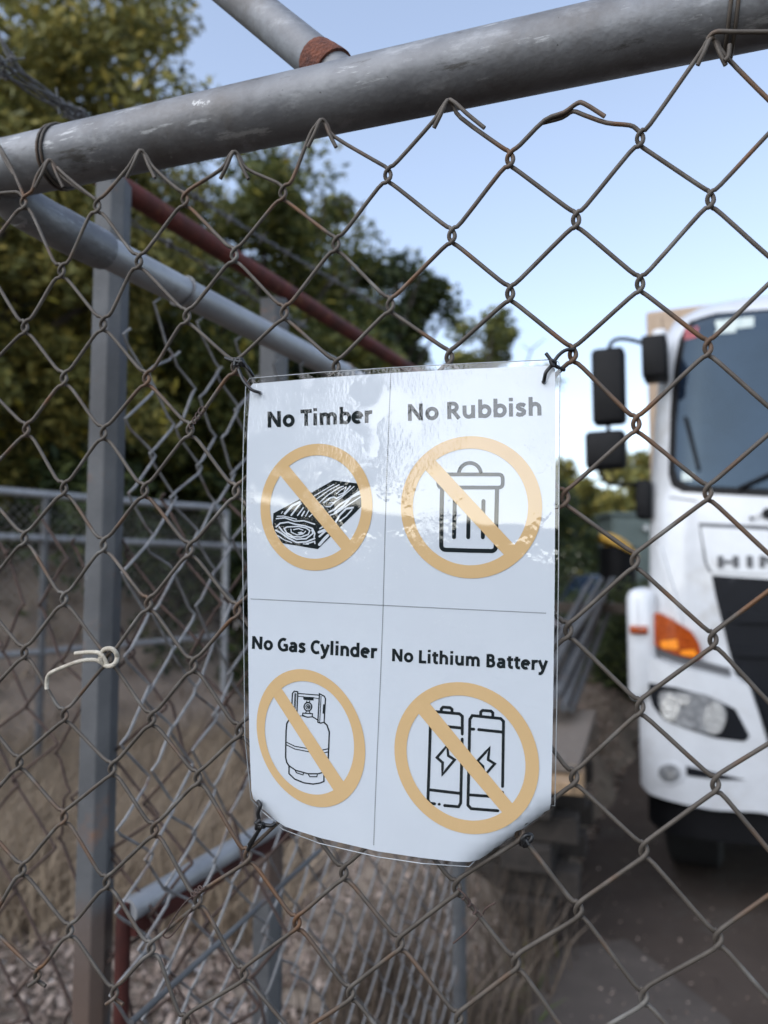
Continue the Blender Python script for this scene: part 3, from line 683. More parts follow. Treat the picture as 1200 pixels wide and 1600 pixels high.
barbed([(-45, 62, .90), (60, 138, .99), (140, 191, 1.08), (280, 290, 1.30), (450, 396, 1.66), (640, 505, 2.25)], 'long barbed wire strand running just above the red rail', 1)
barbed([(-12, 25, .93), (5, 68, .94), (30, 106, .96), (80, 150, 1.01), (140, 186, 1.07), (290, 305, 1.33)], 'bent barbed wire strand dropping steeply to the galvanised pipe', 2)
barbed([(-30, 92, .92), (60, 150, 1.0), (135, 196, 1.07), (210, 250, 1.18)], 'short barbed wire strand twisted under the long one', 4)
barbed([(160, 318, 1.12), (230, 362, 1.22), (300, 402, 1.35), (400, 468, 1.58), (480, 512, 1.85)], 'sagging barbed wire strand below the red rail', 3)

# ================================================================== FAR FENCE with long rails
D0 = at(-30, 880, 4.9); D1 = at(352, 880, 6.5); DD = (D1 - D0); DD.z = 0; DL = DD.length; DV = DD.normalized(); DNv = Vector((DV.y, -DV.x, 0))
ff = empty('rail_fence', (D0.x, D0.y, 0)); tag(ff, 'far galvanised fence with three pale horizontal rails and fine mesh', 'fence')
def dline(t, z, a=0): p = D0 + DV * t + DNv * a; return Vector((p.x, p.y, z))
ztop, zmid, zlow = at(0, 768, 5.02).z, at(0, 836, 5.02).z, at(0, 1024, 5.02).z
P = [dline(-1.5 + .3 * k, ztop) for k in range(int((DL + 1.5) / .3))]
P = P[:-1] + catmull([P[-1], dline(DL - .12, ztop), dline(DL - .02, ztop - .05), dline(DL, ztop - .2), dline(DL, .0)], 5)
MB().tube(P, .027, 14).build('top_rail', 'galv2', ff)
MB().tube([dline(-1.5, zmid), dline(DL + .6, zmid - .03)], .025, 14).build('middle_rail', 'galv2', ff)
MB().tube([dline(-1.5, zlow), dline(DL, zlow)], .022, 14).build('lower_rail', 'galv2', ff)
for t in (.42, -1.2): MB().tube([dline(t, 0), dline(t, ztop)], .026, 12).build('post', 'post', ff)
mb = MB()
for i in range(int((DL + 1.4) / .036)):
    t = -1.4 + i * .036; pts = []; z = ztop - .04 - (.036 if i % 2 else 0); k = 0
    while z > .25: pts.append(dline(t if k % 2 == 0 else t + .036, z, .03)); z -= .036; k += 1
    mb.tube(pts, .0022, 3, cap=False)
o = mb.build('mesh', 'wire_grey', ff); o['kind'] = 'stuff'

# bank of bare earth behind the far fence
V = []; F = []; n = 50; m = 16
for i in range(n):
    t = -4.5 + i * (DL + 7.5) / (n - 1); fade = min(1, max(0, (DL + 2.6 - t) / 1.6))
    for j in range(m):
        u = j / (m - 1); a = .35 + u * 3.4; h = 1.95 * (1 - math.cos(math.pi * min(1, u * 1.5))) / 2 * fade
        p = dline(t + .1 * math.sin(j * 1.7), 0, -a); V.append((p.x, p.y, h - .03 + .07 * math.sin(t * 4 + j) * u + random.uniform(-.03, .03)))
for i in range(n - 1):
    for j in range(m - 1): q = i * m + j; F.append((q, q + 1, q + m + 1, q + m))
o = MB().add(V, F).build('earth_slope', 'bank_dirt'); o['kind'] = 'structure'
slope_v = V
mbv = MB(); VV = []; FF = []
for i in range(16000):
    b = Vector(random.choice(slope_v)) + Vector((random.gauss(0, .12), random.gauss(0, .12), -.03)); hh = random.uniform(.06, .26); a = random.uniform(0, 6.28)
    d = Vector((math.cos(a) * .8, math.sin(a) * .8, random.uniform(.2, 1))).normalized() * hh; sdv_ = Vector((-math.sin(a), math.cos(a), 0)) * .010; q = len(VV)
    VV += [b - sdv_, b + sdv_, b + d]; FF.append((q, q + 1, q + 2))
o = mbv.add(VV, FF).build('bank_straw', 'straw', smooth=False); tag(o, 'flattened dry straw on the bank behind the far fence', 'straw', kind='stuff')

# ================================================================== THE SIGN
sg = empty('no_dumping_sign', fence(628, 1340, .0055)); tag(sg, 'white laminated notice with four crossed out pictures tied to the chain link fence', 'sign')
SOFF = .0058
SA = fence(628, 900, SOFF)
def ab(px, py):
    p = hit(px, py, SA, FN) - SA; return Vector((p.dot(FU), p.z))
f0 = ab(868, 1260); f1 = ab(733, 1356); fd = (f1 - f0).normalized(); fnn = Vector((-fd.y, fd.x))
if fnn.dot(ab(864, 1372) - f0) < 0: fnn = -fnn
g0 = ab(384, 1243); g1 = ab(447, 1303); gd = (g1 - g0).normalized(); gn = Vector((-gd.y, gd.x))
if gn.dot(ab(384, 1300) - g0) < 0: gn = -gn
def fold(p, o, n, r, amax):
    t = (p - o).dot(n) + r * .9
    if t <= 0: return p, 0.0, 0.0
    a = min(t / r, amax); ex = max(0, t - r * amax)
    return p - n * t + n * (r * math.sin(a) + ex * math.cos(amax)), -(r * (1 - math.cos(a)) + ex * math.sin(amax)), a
def spoint(p, off):
    p = Vector((p[0], p[1])); d = .0010 * math.sin(p.x * 22 + 1.0) + .0007 * math.sin(p.y * 30 + p.x * 9)
    q, d1, a1 = fold(p, f0, fnn, .008, 1.9); q, d2, a2 = fold(q, g0, gn, .005, .9)
    nv = FN
    if a1: nv = FN * math.cos(a1) + (FU * fnn.x + Vector((0, 0, fnn.y))) * math.sin(a1)
    elif a2: nv = FN * math.cos(a2) + (FU * gn.x + Vector((0, 0, gn.y))) * math.sin(a2)
    return SA + FU * q.x + Vector((0, 0, q.y)) + FN * (d + d1 + d2) + nv * off
def spx(px, py, off): return spoint(ab(px, py), off)
def sign_fill(name, loops, off, material, step=.006, parent=None, px=True):
    LL = [[ab(*p) for p in l] for l in loops] if px else loops
    v, f, _ = fill(LL, step)
    o = MB().add([spoint(p, off) for p in v], [tuple(q) for q in f]).build(name, material, parent or sg)
    if sum(p.normal.dot(FN) for p in o.data.polygons) < 0: o.data.flip_normals()
    return o
def circ(cx, cy, r, n=18): return [(cx + r * math.cos(2 * math.pi * k / n), cy + r * math.sin(2 * math.pi * k / n)) for k in range(n)]
holes = [circ(406, 613, 5.0), circ(846, 597, 6.5)]
paper_out = [(390, 604), (394, 599), (500, 590), (612, 583), (740, 576), (858, 571), (867, 576), (868, 700), (867, 900), (864, 1100), (861, 1256), (860, 1364), (800, 1358), (733, 1347), (660, 1339), (590, 1329), (500, 1309), (445, 1292), (402, 1272), (393, 1250), (389, 1150), (386, 1000), (384, 800), (386, 680)]
lam_out = [(384, 600), (390, 591), (500, 582), (612, 575), (740, 568), (862, 562), (873, 566), (875, 580), (874, 700), (873, 900), (870, 1100), (867, 1262), (867, 1380), (800, 1368), (733, 1356), (660, 1347), (590, 1337), (500, 1317), (440, 1299), (396, 1280), (387, 1252), (383, 1150), (380, 1000), (378, 800), (381, 680)]
sign_fill('paper', [paper_out] + holes, 0, 'paper')
sign_fill('laminate', [lam_out] + holes, .0007, 'laminate', step=.004)
P = [spoint(ab(*p), .0007) for p in lam_out]; P = densify(P + [P[0]], .004, False)
MB().tube(P, .00032, 6).build('laminate_edge_glint', 'edge', sg)  # thin pale rim, the edge's glint put into its colour
OB, OW, OT = .00016, .00024, .00032
def stroke_mesh(mb, P, w, off, caps=True):
    """stroke a pixel polyline with width w pixels on the sheet"""
    P = [Vector((p[0], p[1])) for p in P]
    Q = [P[0]]
    for p in P[1:]:
        if (p - Q[-1]).length > .15: Q.append(p)
    P = Q
    closed = len(P) > 3 and (P[0] - P[-1]).length < .6
    if closed: P = P[:-1]
    P = densify(P, 9, closed); N = len(P); V = []; F = []
    for i in range(N):
        a = P[i - 1] if (i or closed) else P[i]; b = P[(i + 1) % N] if (i < N - 1 or closed) else P[i]
        d1 = (P[i] - a); d2 = (b - P[i]); d = (d1.normalized() if d1.length else Vector((0, 0))) + (d2.normalized() if d2.length else Vector((0, 0)))
        d = d.normalized() if d.length > 1e-6 else Vector((1, 0)); n = Vector((-d.y, d.x))
        ref = d2 if d2.length else d1; rn = Vector((-ref.y, ref.x)).normalized(); k = 1 / max(.55, abs(n.dot(rn)))
        V += [P[i] + n * w * .5 * k, P[i] - n * w * .5 * k]
    for i in range(N if closed else N - 1): j = (i + 1) % N; F.append((2 * i, 2 * i + 1, 2 * j + 1, 2 * j))
    mb.add([spx(p.x, p.y, off) for p in V], F)
    if caps and not closed:
        for c in (P[0], P[-1]):
            o = [spx(c.x + w * .5 * math.cos(t * math.pi / 6), c.y + w * .5 * math.sin(t * math.pi / 6), off) for t in range(12)]; mb.add(o, [tuple(range(12))])
def arcp(cx, cy, rx, ry, a0, a1, n=14): return [(cx + rx * math.cos(R(a0 + (a1 - a0) * k / n)), cy + ry * math.sin(R(a0 + (a1 - a0) * k / n))) for k in range(n + 1)]
# ---- lettering: bold humanist letters from strokes, em units, y up
W_ = .168
def GL():
    g = {}
    xh, tp, bt, md = .47, .47, .062, .266
    def bowl(cx, rx=.195): return arcp(cx, md, rx, .204, 0, 360, 24)
    g['N'] = (.80, [[(.165, 0), (.165, .714)], [(.635, 0), (.635, .714)], [(.175, .675), (.625, .04)]])
    g['o'] = (.61, [bowl(.305, .205)])
    g['T'] = (.57, [[(.01, .648), (.56, .648)], [(.285, 0), (.285, .68)]])
    g['i'] = (.31, [[(.155, 0), (.155, .54)], [(.155, .625), (.155, .765)]])
    arch = lambda x0, x1: [(x0, .28)] + arcp((x0 + x1) / 2, .30, (x1 - x0) / 2, .175, 180, 0, 14) + [(x1, 0)]
    g['m'] = (.96, [[(.15, 0), (.15, .54)], arch(.15, .48), arch(.48, .81)])
    g['n'] = (.645, [[(.15, 0), (.15, .54)], arch(.15, .50)])
    g['h'] = (.645, [[(.15, 0), (.15, .76)], arch(.15, .50)])
    g['u'] = (.645, [[(.50, 0), (.50, .54)], [(.145, .54)] + arcp(.3225, .235, .1775, .172, 180, 360, 14) + [(.50, .25)]])
    g['b'] = (.625, [[(.15, 0), (.15, .76)], bowl(.335)])
    g['d'] = (.625, [[(.475, 0), (.475, .76)], bowl(.29)])
    g['e'] = (.58, [[(.11, .285), (.50, .285)], arcp(.295, md, .20, .204, 5, 305, 24)])
    g['r'] = (.44, [[(.15, 0), (.15, .54)], [(.15, .26)] + arcp(.34, .28, .19, .19, 180, 85, 8) + [(.425, .463)]])
    g['R'] = (.655, [[(.165, 0), (.165, .714)], [(.165, .645), (.30, .645)] + arcp(.315, .49, .165, .155, 90, -90, 14) + [(.165, .335)], [(.33, .33), (.57, 0)]])
    g['s'] = (.49, [[(.415, .415), (.34, .462), (.23, .475), (.14, .435), (.125, .37), (.17, .315), (.31, .255), (.375, .20), (.365, .12), (.29, .068), (.18, .06), (.06, .11)]])
    g['a'] = (.595, [[(.445, 0), (.445, .34)] + arcp(.31, .335, .135, .135, 0, 100, 8) + [(.20, .46), (.10, .42)], [(.445, .29), (.30, .275)] + arcp(.245, .165, .135, .108, 80, 290, 14) + [(.37, .09), (.44, .17)]])
    g['l'] = (.31, [[(.155, 0), (.155, .76)]])
    g['t'] = (.42, [[(.19, .66), (.19, .20)] + arcp(.30, .175, .11, .115, 180, 290, 7) + [(.39, .075)], [(.03, .485), (.40, .485)]])
    g['y'] = (.56, [[(.065, .54), (.30, .03)], [(.50, .54), (.295, .01), (.235, -.12), (.15, -.175), (.04, -.17)]])
    g['G'] = (.72, [arcp(.40, .357, .285, .30, 62, 340, 26)[0:22] + [(.60, .11), (.60, .34)], [(.40, .335), (.66, .335)]])
    g['C'] = (.63, [[(.57, .60)] + arcp(.385, .357, .265, .30, 70, 290, 22) + [(.57, .10)]])
    g['L'] = (.55, [[(.165, .714), (.165, .062), (.53, .062)]])
    g['B'] = (.665, [[(.165, 0), (.165, .714)], [(.165, .648), (.32, .648)] + arcp(.33, .515, .14, .133, 90, -90, 12) + [(.165, .382)], [(.33, .375)] + arcp(.345, .22, .17, .155, 90, -90, 12) + [(.165, .065)]])
    return g
GLY = GL()
def text_line(s, p0, p1, em0, em1, label):
    adv = 0; items = []
    for ch in s:
        if ch == ' ': adv += .26; continue
        a, st = GLY[ch]; items.append((adv, st)); adv += a
    lo = .09; tot = adv - .09 - lo
    mb = MB()
    P0 = Vector(p0); P1 = Vector(p1); d = P1 - P0; upv = Vector((d.y, -d.x)).normalized(); upv = (upv * .35 + Vector((0, -1)) * .65).normalized()
    def mp(x, y):
        t = (x - lo) / tot; k = (em1 - em0) / em0 * .5; tt = t * (1 + k * t) / (1 + k)
        em = em0 + (em1 - em0) * tt; return P0 + d * tt + upv * (y * em)
    for x0, st in items:
        for s_ in st:
            em = em0 + (em1 - em0) * (x0 / adv)
            stroke_mesh(mb, [mp(x0 + q[0], q[1]) for q in s_], W_ * em * .97, OB, caps=False)
    o = mb.build('lettering', 'ink', sg, smooth=False); o['label'] = label; return o
text_line('No Timber', (418.5, 668), (580, 661), 35, 36, 'bold black words reading No Timber')
text_line('No Rubbish', (638.5, 658), (845, 649), 36.5, 39, 'bold words reading No Rubbish')
text_line('No Gas Cylinder', (392.5, 1014), (587, 1029), 28, 30, 'bold black words reading No Gas Cylinder')
text_line('No Lithium Battery', (613, 1033), (853, 1048), 27.5, 29.5, 'bold black words reading No Lithium Battery')
# ---- fold lines printed as dots
mb = MB()
def dots(P, sp):
    P = densify([Vector(p) for p in P], sp, False)
    for p in P: mb.add([spx(p.x + a, p.y + b, OB) for a, b in ((-.75, -.75), (.75, -.75), (.75, .75), (-.75, .75))], [(0, 1, 2, 3)])
dots([(611, 583), (605, 760), (599, 945), (592, 1130), (585, 1318)], 3.0); dots([(391, 936), (600, 946), (852, 958)], 3.0)
mb.build('dotted_line', 'ink', sg, smooth=False)
# ---- prohibition rings
def ell(c, A, B, n=72): return [(c[0] + A[0] * math.cos(2 * math.pi * k / n) + B[0] * math.sin(2 * math.pi * k / n), c[1] + A[1] * math.cos(2 * math.pi * k / n) + B[1] * math.sin(2 * math.pi * k / n)) for k in range(n)]
def ringpart(co, Ao, Bo, ci, Ai, Bi, e0, e1):
    o, i = ell(co, Ao, Bo), ell(ci, Ai, Bi); n = len(o); mb = MB()
    mb.add([spx(*p, OT) for p in o] + [spx(*p, OT) for p in i], [(k, (k + 1) % n, n + (k + 1) % n, n + k) for k in range(n)])
    ob = mb.build('prohibition_ring', 'tan', sg, smooth=False)
    a = [Vector(e0[0]).lerp(Vector(e0[1]), k / 14) for k in range(-1, 16)]; b = [Vector(e1[0]).lerp(Vector(e1[1]), k / 14) for k in range(-1, 16)]; n = len(a)
    # the bar runs a little under the ring at both ends
    MB().add([spx(p.x, p.y, OT - .00003) for p in a] + [spx(p.x, p.y, OT - .00003) for p in b], [(k, k + 1, n + k + 1, n + k) for k in range(n - 1)]).build('bar', 'tan', ob, smooth=False)
c6 = lambda x, y: (400 + x / 6, 690 + y / 6)
c48 = lambda x, y: (610 + x / 4.8, 670 + y / 4.8)
c54 = lambda x, y: (380 + x / 5.4545, 1040 + y / 5.4545)
c46 = lambda x, y: (600 + x / 4.615, 1050 + y / 4.615)
ringpart((495, 792.5), (88.3, 0), (-3, 99), (493.8, 792.3), (72, 0), (-2.5, 80.7), (c6(310, 230), c6(880, 915)), (c6(228, 318), c6(800, 1005)))
ringpart((737.6, 792.8), (110, 0), (0, 111), (736, 792.3), (89.6, 0), (0, 91), (c48(350, 245), c48(930, 870)), (c48(280, 325), c48(850, 940)))
ringpart((486.2, 1153.2), (85, 11), (9, 107), (483.8, 1152.7), (70, 8), (5.5, 88), (c54(330, 205), c54(850, 970)), (c54(262, 275), c54(765, 1045)))
ringpart((729.8, 1183.7), (112.4, 7), (7.5, 118), (728.7, 1183.6), (92.3, 6.5), (6.5, 97), (c46(340, 235), c46(920, 935)), (c46(262, 310), c46(848, 1000)))
def drawing(name, label, conv, strokes, material='ink', off=OB, fills=()):
    mb = MB()
    for w, P in strokes: stroke_mesh(mb, [conv(*p) for p in P], w, off)
    for P in fills:
        v, f, _ = fill([[ab(*conv(*p)) for p in P]], .006); mb.add([spoint(p, off) for p in v], [tuple(q) for q in f])
    o = mb.build(name, material, sg, smooth=False)
    if label: o['label'] = label
    return o
# rubbish bin
drawing('bin_picture', 'line drawing of a rubbish bin', c48, [
    (5.8, rounded([Vector(p) for p in [(364, 344), (845, 344), (845, 442), (364, 442)]], 32, 4) + [rounded([Vector(p) for p in [(364, 344), (845, 344), (845, 442), (364, 442)]], 32, 4)[0]]),
    (5.8, arcp(600, 344, 83, 86, 180, 360, 16)),
    (6.6, [(393, 455), (388, 700), (386, 872)] + arcp(418, 875, 32, 33, 180, 90, 6) + [(600, 914), (758, 917)] + arcp(762, 884, 32, 33, 90, 0, 6) + [(799, 640), (803, 455)]),
    (6.2, [(488, 525), (482, 814)]), (6.2, [(592, 600), (588, 814)]), (6.2, [(702, 543), (697, 814)])])
# batteries
drawing('battery_picture', 'line drawing of two batteries with lightning bolts', c46, [
    (4.6, [(415, 285), (415, 265), (428, 252), (478, 256), (492, 268), (492, 290)]),
    (4.6, [(350, 287), (372, 284), (545, 300), (566, 318), (566, 446)]), (4.6, [(566, 482), (563, 640), (557, 940), (542, 966), (442, 957)]),
    (4.6, [(370, 945), (335, 940), (322, 918), (330, 640), (337, 380)]), (4.6, [(440, 390), (555, 402)]), (4.6, [(338, 845), (548, 870)]),
    (4.4, [(402, 948), (404, 948)]), (4.2, [(458, 528), (385, 614), (426, 650), (425, 736), (512, 630), (466, 600), (458, 528)]),
    (4.6, [(698, 308), (698, 288), (712, 276), (772, 281), (785, 294), (785, 318)]),
    (4.6, [(824, 996), (632, 980), (609, 955), (615, 640), (620, 340), (638, 313), (842, 335), (862, 356), (857, 822)]), (4.4, [(857, 864), (858, 872)]),
    (4.6, [(628, 410), (648, 411)]), (4.6, [(684, 414), (850, 432)]), (4.6, [(625, 882), (770, 893)]),
    (4.2, [(762, 546), (676, 640), (716, 678), (728, 742), (800, 660), (752, 630), (762, 546)])])
# gas bottle
gs = [(1.9, [(412, 345), (416, 238), (432, 219), (462, 224)]), (1.9, [(462, 224), (456, 400)]), (1.2, [(438, 235), (430, 380)]), (1.2, [(446, 240), (440, 390)]),
      (1.6, [(462, 238), (645, 252)]), (1.2, [(465, 262), (515, 266)]), (1.2, [(598, 275), (642, 281)]),
      (1.9, [(648, 240), (690, 262), (700, 282), (690, 482), (662, 490), (636, 482), (648, 240)]), (1.2, [(662, 262), (652, 478)]), (2.2, [(686, 335), (682, 405)]),
      (1.5, [(540, 302), (538, 318), (562, 318), (564, 302)]), (2.0, arcp(550, 351, 33, 36, 0, 360, 20)), (1.3, arcp(551, 351, 18, 20, 0, 360, 14)), (1.6, arcp(553, 351, 7, 8, 0, 360, 8)),
      (1.5, [(538, 388), (532, 402)]), (1.5, [(562, 390), (568, 404)]), (1.7, [(507, 405), (590, 410), (588, 436), (548, 440), (504, 428), (507, 405)]),
      (1.8, [(470, 432), (520, 424), (504, 426)]), (1.8, [(590, 436), (640, 466)]), (2.2, [(690, 484), (716, 508), (735, 565), (731, 700), (726, 812)]),
      (2.2, [(392, 455), (370, 495), (364, 560), (362, 780), (372, 825), (390, 852)]), (2.0, [(390, 852), (450, 892), (555, 920), (640, 920), (690, 906)]),
      (1.5, [(370, 653), (440, 687), (560, 708)]), (1.5, [(370, 676), (440, 710), (575, 736)]), (1.5, [(668, 720), (724, 708)]), (1.5, [(686, 743), (724, 734)]),
      (2.1, [(391, 855), (391, 920), (440, 966), (520, 998), (600, 1008), (660, 998), (691, 984), (691, 908)]),
      (1.6, [(445, 893), (455, 912), (510, 930), (518, 914)]), (1.6, [(558, 926), (570, 945), (630, 945), (634, 928)])]
drawing('gas_bottle_picture', 'line drawing of a gas bottle', c54, gs, fills=[[(506, 264), (600, 270), (598, 298), (512, 292)]])
# timber beam
drawing('timber_picture', 'woodcut drawing of a timber beam', c6, [], fills=[[(160, 672), (410, 540), (728, 364), (962, 394), (992, 470), (995, 610), (578, 1008), (240, 952), (152, 800)]])
ws = []
sw = lambda w, P: ws.append((w, P))
sw(1.9, [(188, 722), (270, 714), (360, 745), (450, 742), (552, 775)]); sw(1.4, [(195, 700), (260, 698), (380, 728)])
sw(2.2, [(186, 800), (225, 765), (300, 755), (370, 775), (460, 790), (530, 815), (552, 860), (545, 895)])
sw(2.6, [(182, 830), (230, 855), (300, 905), (380, 945), (470, 940), (550, 908)])
sw(2.3, [(215, 800), (245, 840), (300, 885), (380, 915), (470, 910), (535, 860), (525, 830)])
sw(2.0, [(290, 800), (262, 815), (285, 855), (345, 890), (420, 895), (490, 870), (505, 835), (470, 810), (400, 795), (290, 800)])
sw(1.6, [(325, 820), (330, 850), (385, 875), (440, 865), (465, 840)]); sw(1.6, [(350, 825), (400, 815), (440, 830)]); sw(1.8, [(395, 855), (425, 850), (435, 856), (405, 862)])
sw(1.6, [(200, 880), (260, 920), (330, 945)]); sw(2.0, [(470, 958), (550, 935), (552, 955)]); sw(1.4, [(440, 958), (490, 962)])
sw(3.6, [(270, 675), (340, 600), (410, 568)]); sw(2.6, [(330, 690), (400, 600), (425, 580)]); sw(2.0, [(390, 692), (445, 620)]); sw(2.4, [(430, 695), (455, 655)]); sw(1.4, [(465, 700), (500, 640)]); sw(1.6, [(500, 705), (530, 680)]); sw(1.2, [(250, 655), (236, 672)])
sw(1.5, [(548, 510), (735, 402)]); sw(1.5, [(572, 538), (690, 455), (785, 405)]); sw(1.5, [(600, 570), (680, 500), (790, 430), (825, 420)]); sw(2.4, [(640, 572), (700, 530), (735, 520), (760, 535), (820, 500), (890, 420)])
sw(1.5, [(760, 490), (800, 455), (850, 425), (830, 480), (780, 500)]); sw(1.5, [(690, 575), (740, 570), (800, 530), (925, 422)]); sw(2.2, [(660, 610), (700, 610), (750, 560)]); sw(1.3, [(640, 625), (620, 600)])
sw(2.8, [(690, 660), (735, 640), (790, 590), (850, 555), (975, 470)]); sw(3.2, [(745, 665), (830, 600), (900, 520), (975, 488)]); sw(1.8, [(700, 690), (760, 670), (860, 600), (985, 520)])
sw(3.0, [(750, 755), (790, 690), (850, 630), (915, 620)]); sw(2.0, [(790, 745), (850, 700), (905, 640)]); sw(3.8, [(590, 850), (640, 830), (655, 838)]); sw(3.0, [(595, 890), (640, 850)]); sw(4.5, [(595, 965), (640, 915), (675, 880)]); sw(2.0, [(600, 815), (690, 760)])
drawing('timber_grain', None, c6, ws, 'inkwhite', OW)
# ---- ties at the four corners
def sign_tie(label, lists, knot=None, r=.00115):
    mb = MB()
    for l in lists: mb.tube(catmull([fence(*p) for p in l], 5), r, 7)
    if knot:
        kx, ky, kr, ko = knot; rnd = random.Random(int(kx))
        P = [fence(kx + kr * rnd.uniform(-1, 1), ky + kr * rnd.uniform(-1, 1), ko + rnd.uniform(-.002, .003)) for _ in range(13)]
        mb.tube(catmull(P, 4), r, 7)
    o = mb.build('wire_tie', 'blackwire'); tag(o, label, 'wire tie', 'black ties at the corners of the sign')
sign_tie('black wire tie through the hole beside No Timber', [[(406, 613, .002), (404, 613, .0085), (392, 608, .011), (380, 594, .010), (373, 577, .007)], [(352, 559, .004), (362, 563, .006), (373, 566, .006)], [(376, 560, .006), (388, 577, .005), (396, 588, .001)], [(374, 570, .006), (386, 573, .005), (393, 584, .002)]], (373, 566, 7, .006))
sign_tie('black wire tie through the hole beside No Rubbish', [[(848, 597, .002), (850, 595, .0085), (853, 582, .011), (862, 571, .009)], [(853, 552, .008), (862, 564, .008)], [(865, 566, .007), (873, 555, .006), (884, 547, .004), (897, 546, .002)], [(865, 570, .007), (876, 576, .005), (882, 578, .003)]], (865, 568, 5, .008))
sign_tie('black wire tie below the gas bottle picture', [[(403, 1252, .007), (407, 1258, .009), (403, 1270, .009), (405, 1280, .008)], [(408, 1292, .007), (400, 1304, .005), (389, 1320, .003)], [(406, 1294, .006), (396, 1312, .004), (387, 1328, .002)], [(412, 1289, .007), (424, 1290, .006), (430, 1286, .004)]], (406, 1287, 7, .008), r=.0013)
sign_tie('black wire tie behind the folded corner under the battery picture', [[(812, 1306, -.004), (820, 1310, .001), (826, 1320, .002)]], (821, 1314, 9, .0), r=.0013)

# ================================================================== TRUCK
TC = Vector((1.175, 3.60, 0)); TW = 2.30
tk = empty('truck', TC, -R(24)); tag(tk, 'white cab over truck with amber indicator and black mirrors parked facing the fence', 'truck')
def tworld(p): return TC + ROADR * p[0] + ROAD * p[1] + Vector((0, 0, p[2]))
def lerpt(z, tab):
    if z <= tab[0][0]: return tab[0][1]
    for (a, va), (b, vb) in zip(tab, tab[1:]):
        if z <= b: t = (z - a) / (b - a); return va + (vb - va) * t
    return tab[-1][1]
EDGE = [(0.4, .03), (1.0, .035), (1.5, .045), (1.9, .055), (2.4, .085), (2.72, .12), (2.84, .17), (2.91, .26), (2.95, .42)]
PROF = [(0.4, .02), (1.05, .0), (1.5, .0), (1.86, .03), (1.95, .05), (2.72, .27), (2.82, .33), (2.91, .46), (2.95, .70)]
CRX, CRY = .22, .15
def tsurf(x, z):
    e = lerpt(z, EDGE); y = lerpt(z, PROF); d = min(x - e, TW - e - x)
    d = max(d, 0.0)
    bow = .05 * (2 * x / TW - 1) ** 2
    if d < CRX: u = (CRX - d) / CRX; y += CRY * (1 - math.sqrt(max(0, 1 - u * u)))
    return y + bow
def tpx(px, py, dy=0.0):
    x, z = .3, 1.4
    for k in range(60):
        y = tsurf(x, z) + dy
        p0 = tworld((0, y, 0)); q = hit(px, py, p0, ROAD) - TC
        nx, nz = q.dot(ROADR), q.z
        nx = max(nx, lerpt(nz, EDGE) + .004); x += (nx - x) * .35; z += (nz - z) * .35
    return Vector((x, z))
def tmap(p, off):
    x, z = p; e = .006
    y = tsurf(x, z); a = Vector((e, tsurf(x + e, z) - y, 0)); b = Vector((0, tsurf(x, z + e) - y, e)); n = a.cross(b).normalized()
    if n.y > 0: n = -n
    return Vector((x, y, z)) + n * off
def tpatch(name, poly, off, thick, material, step=.05, parent=None, mirror=True, r=0.0, px=True, label=None):
    P = [tpx(*p) for p in poly] if px else [Vector(p) for p in poly]
    if r: P = rounded(P, r, 3)
    outs = []
    for mir in ((0, 1) if mirror else (0,)):
        Q = [Vector((TW - p.x, p.y)) for p in P][::-1] if mir else P
        v, f, L = fill([Q], step)
        mb = MB(); mb.add([tmap(p, off) for p in v], [tuple(q) for q in f])
        n = len(L[0]); mb.add([tmap(p, off) for p in L[0]] + [tmap(p, off - thick) for p in L[0]], [(k, (k + 1) % n, n + (k + 1) % n, n + k) for k in range(n)])
        par = parent[mir] if isinstance(parent, list) else (parent or tk)
        o = mb.build(name, material, par, smooth=True); outs.append(o)
        if label: o['label'] = label
    return outs
# cab shell
def cab_shell():
    zs = [.80, .95, 1.1, 1.3, 1.5, 1.7, 1.86, 1.95, 2.1, 2.3, 2.5, 2.65, 2.72, 2.78, 2.84, 2.88, 2.91, 2.93, 2.95]
    V = []; F = []; nx = 44
    for z in zs:
        e = lerpt(z, EDGE); row = [(e, 1.55 - lerpt(z, PROF) * .3, z), (e, .9, z)]
        for k in range(nx + 1):
            u = k / nx; u = .5 - .5 * math.cos(math.pi * u); x = e + (TW - 2 * e) * u; row.append((x, tsurf(x, z), z))
        row += [(TW - e, .9, z), (TW - e, 1.55 - lerpt(z, PROF) * .3, z)]; V += row
    n = nx + 5
    for i in range(len(zs) - 1):
        for k in range(n): k2 = (k + 1) % n; F.append((i * n + k, i * n + k2, (i + 1) * n + k2, (i + 1) * n + k))
    F.append(tuple((len(zs) - 1) * n + k for k in range(n))); F.append(tuple(k for k in range(n))[::-1])
    return MB().add(V, F).build('cab', 'white', tk)
cab = cab_shell()
# windscreen surround and glass
bl = [tpx(*p) for p in [(1078, 503), (1062, 530), (1054, 575), (1048, 641), (1045, 742), (1050, 760), (1067, 769), (1120, 772), (1200, 776)]]
zb, ztp = bl[-1].y - .01, tpx(1200, 484).y
tp = [tpx(1119, 490), tpx(1200, 484)]
sur = [tp[0], bl[0]][1:] + bl[1:] ; full = [tp[1], tp[0]] + bl + [Vector((TW / 2, zb))]
full = full + [Vector((TW - p.x, p.y)) for p in reversed([tp[1], tp[0]] + bl)]
tpatch('windscreen_surround', full, .004, .01, 'black', mirror=False, px=False)
cx = TW / 2; cz = (zb + ztp) / 2
gfull = [Vector((cx + (p.x - cx) * .966, cz + (p.y - cz) * .945 + .006)) for p in full]
glass = tpatch('windscreen', gfull, .008, .008, 'glassdark', mirror=False, px=False)[0]
tpatch('sticker', [(1118, 503), (1178, 497), (1178, 512), (1150, 515), (1150, 521), (1118, 523)], .0095, .001, 'sticker', parent=glass, mirror=False)
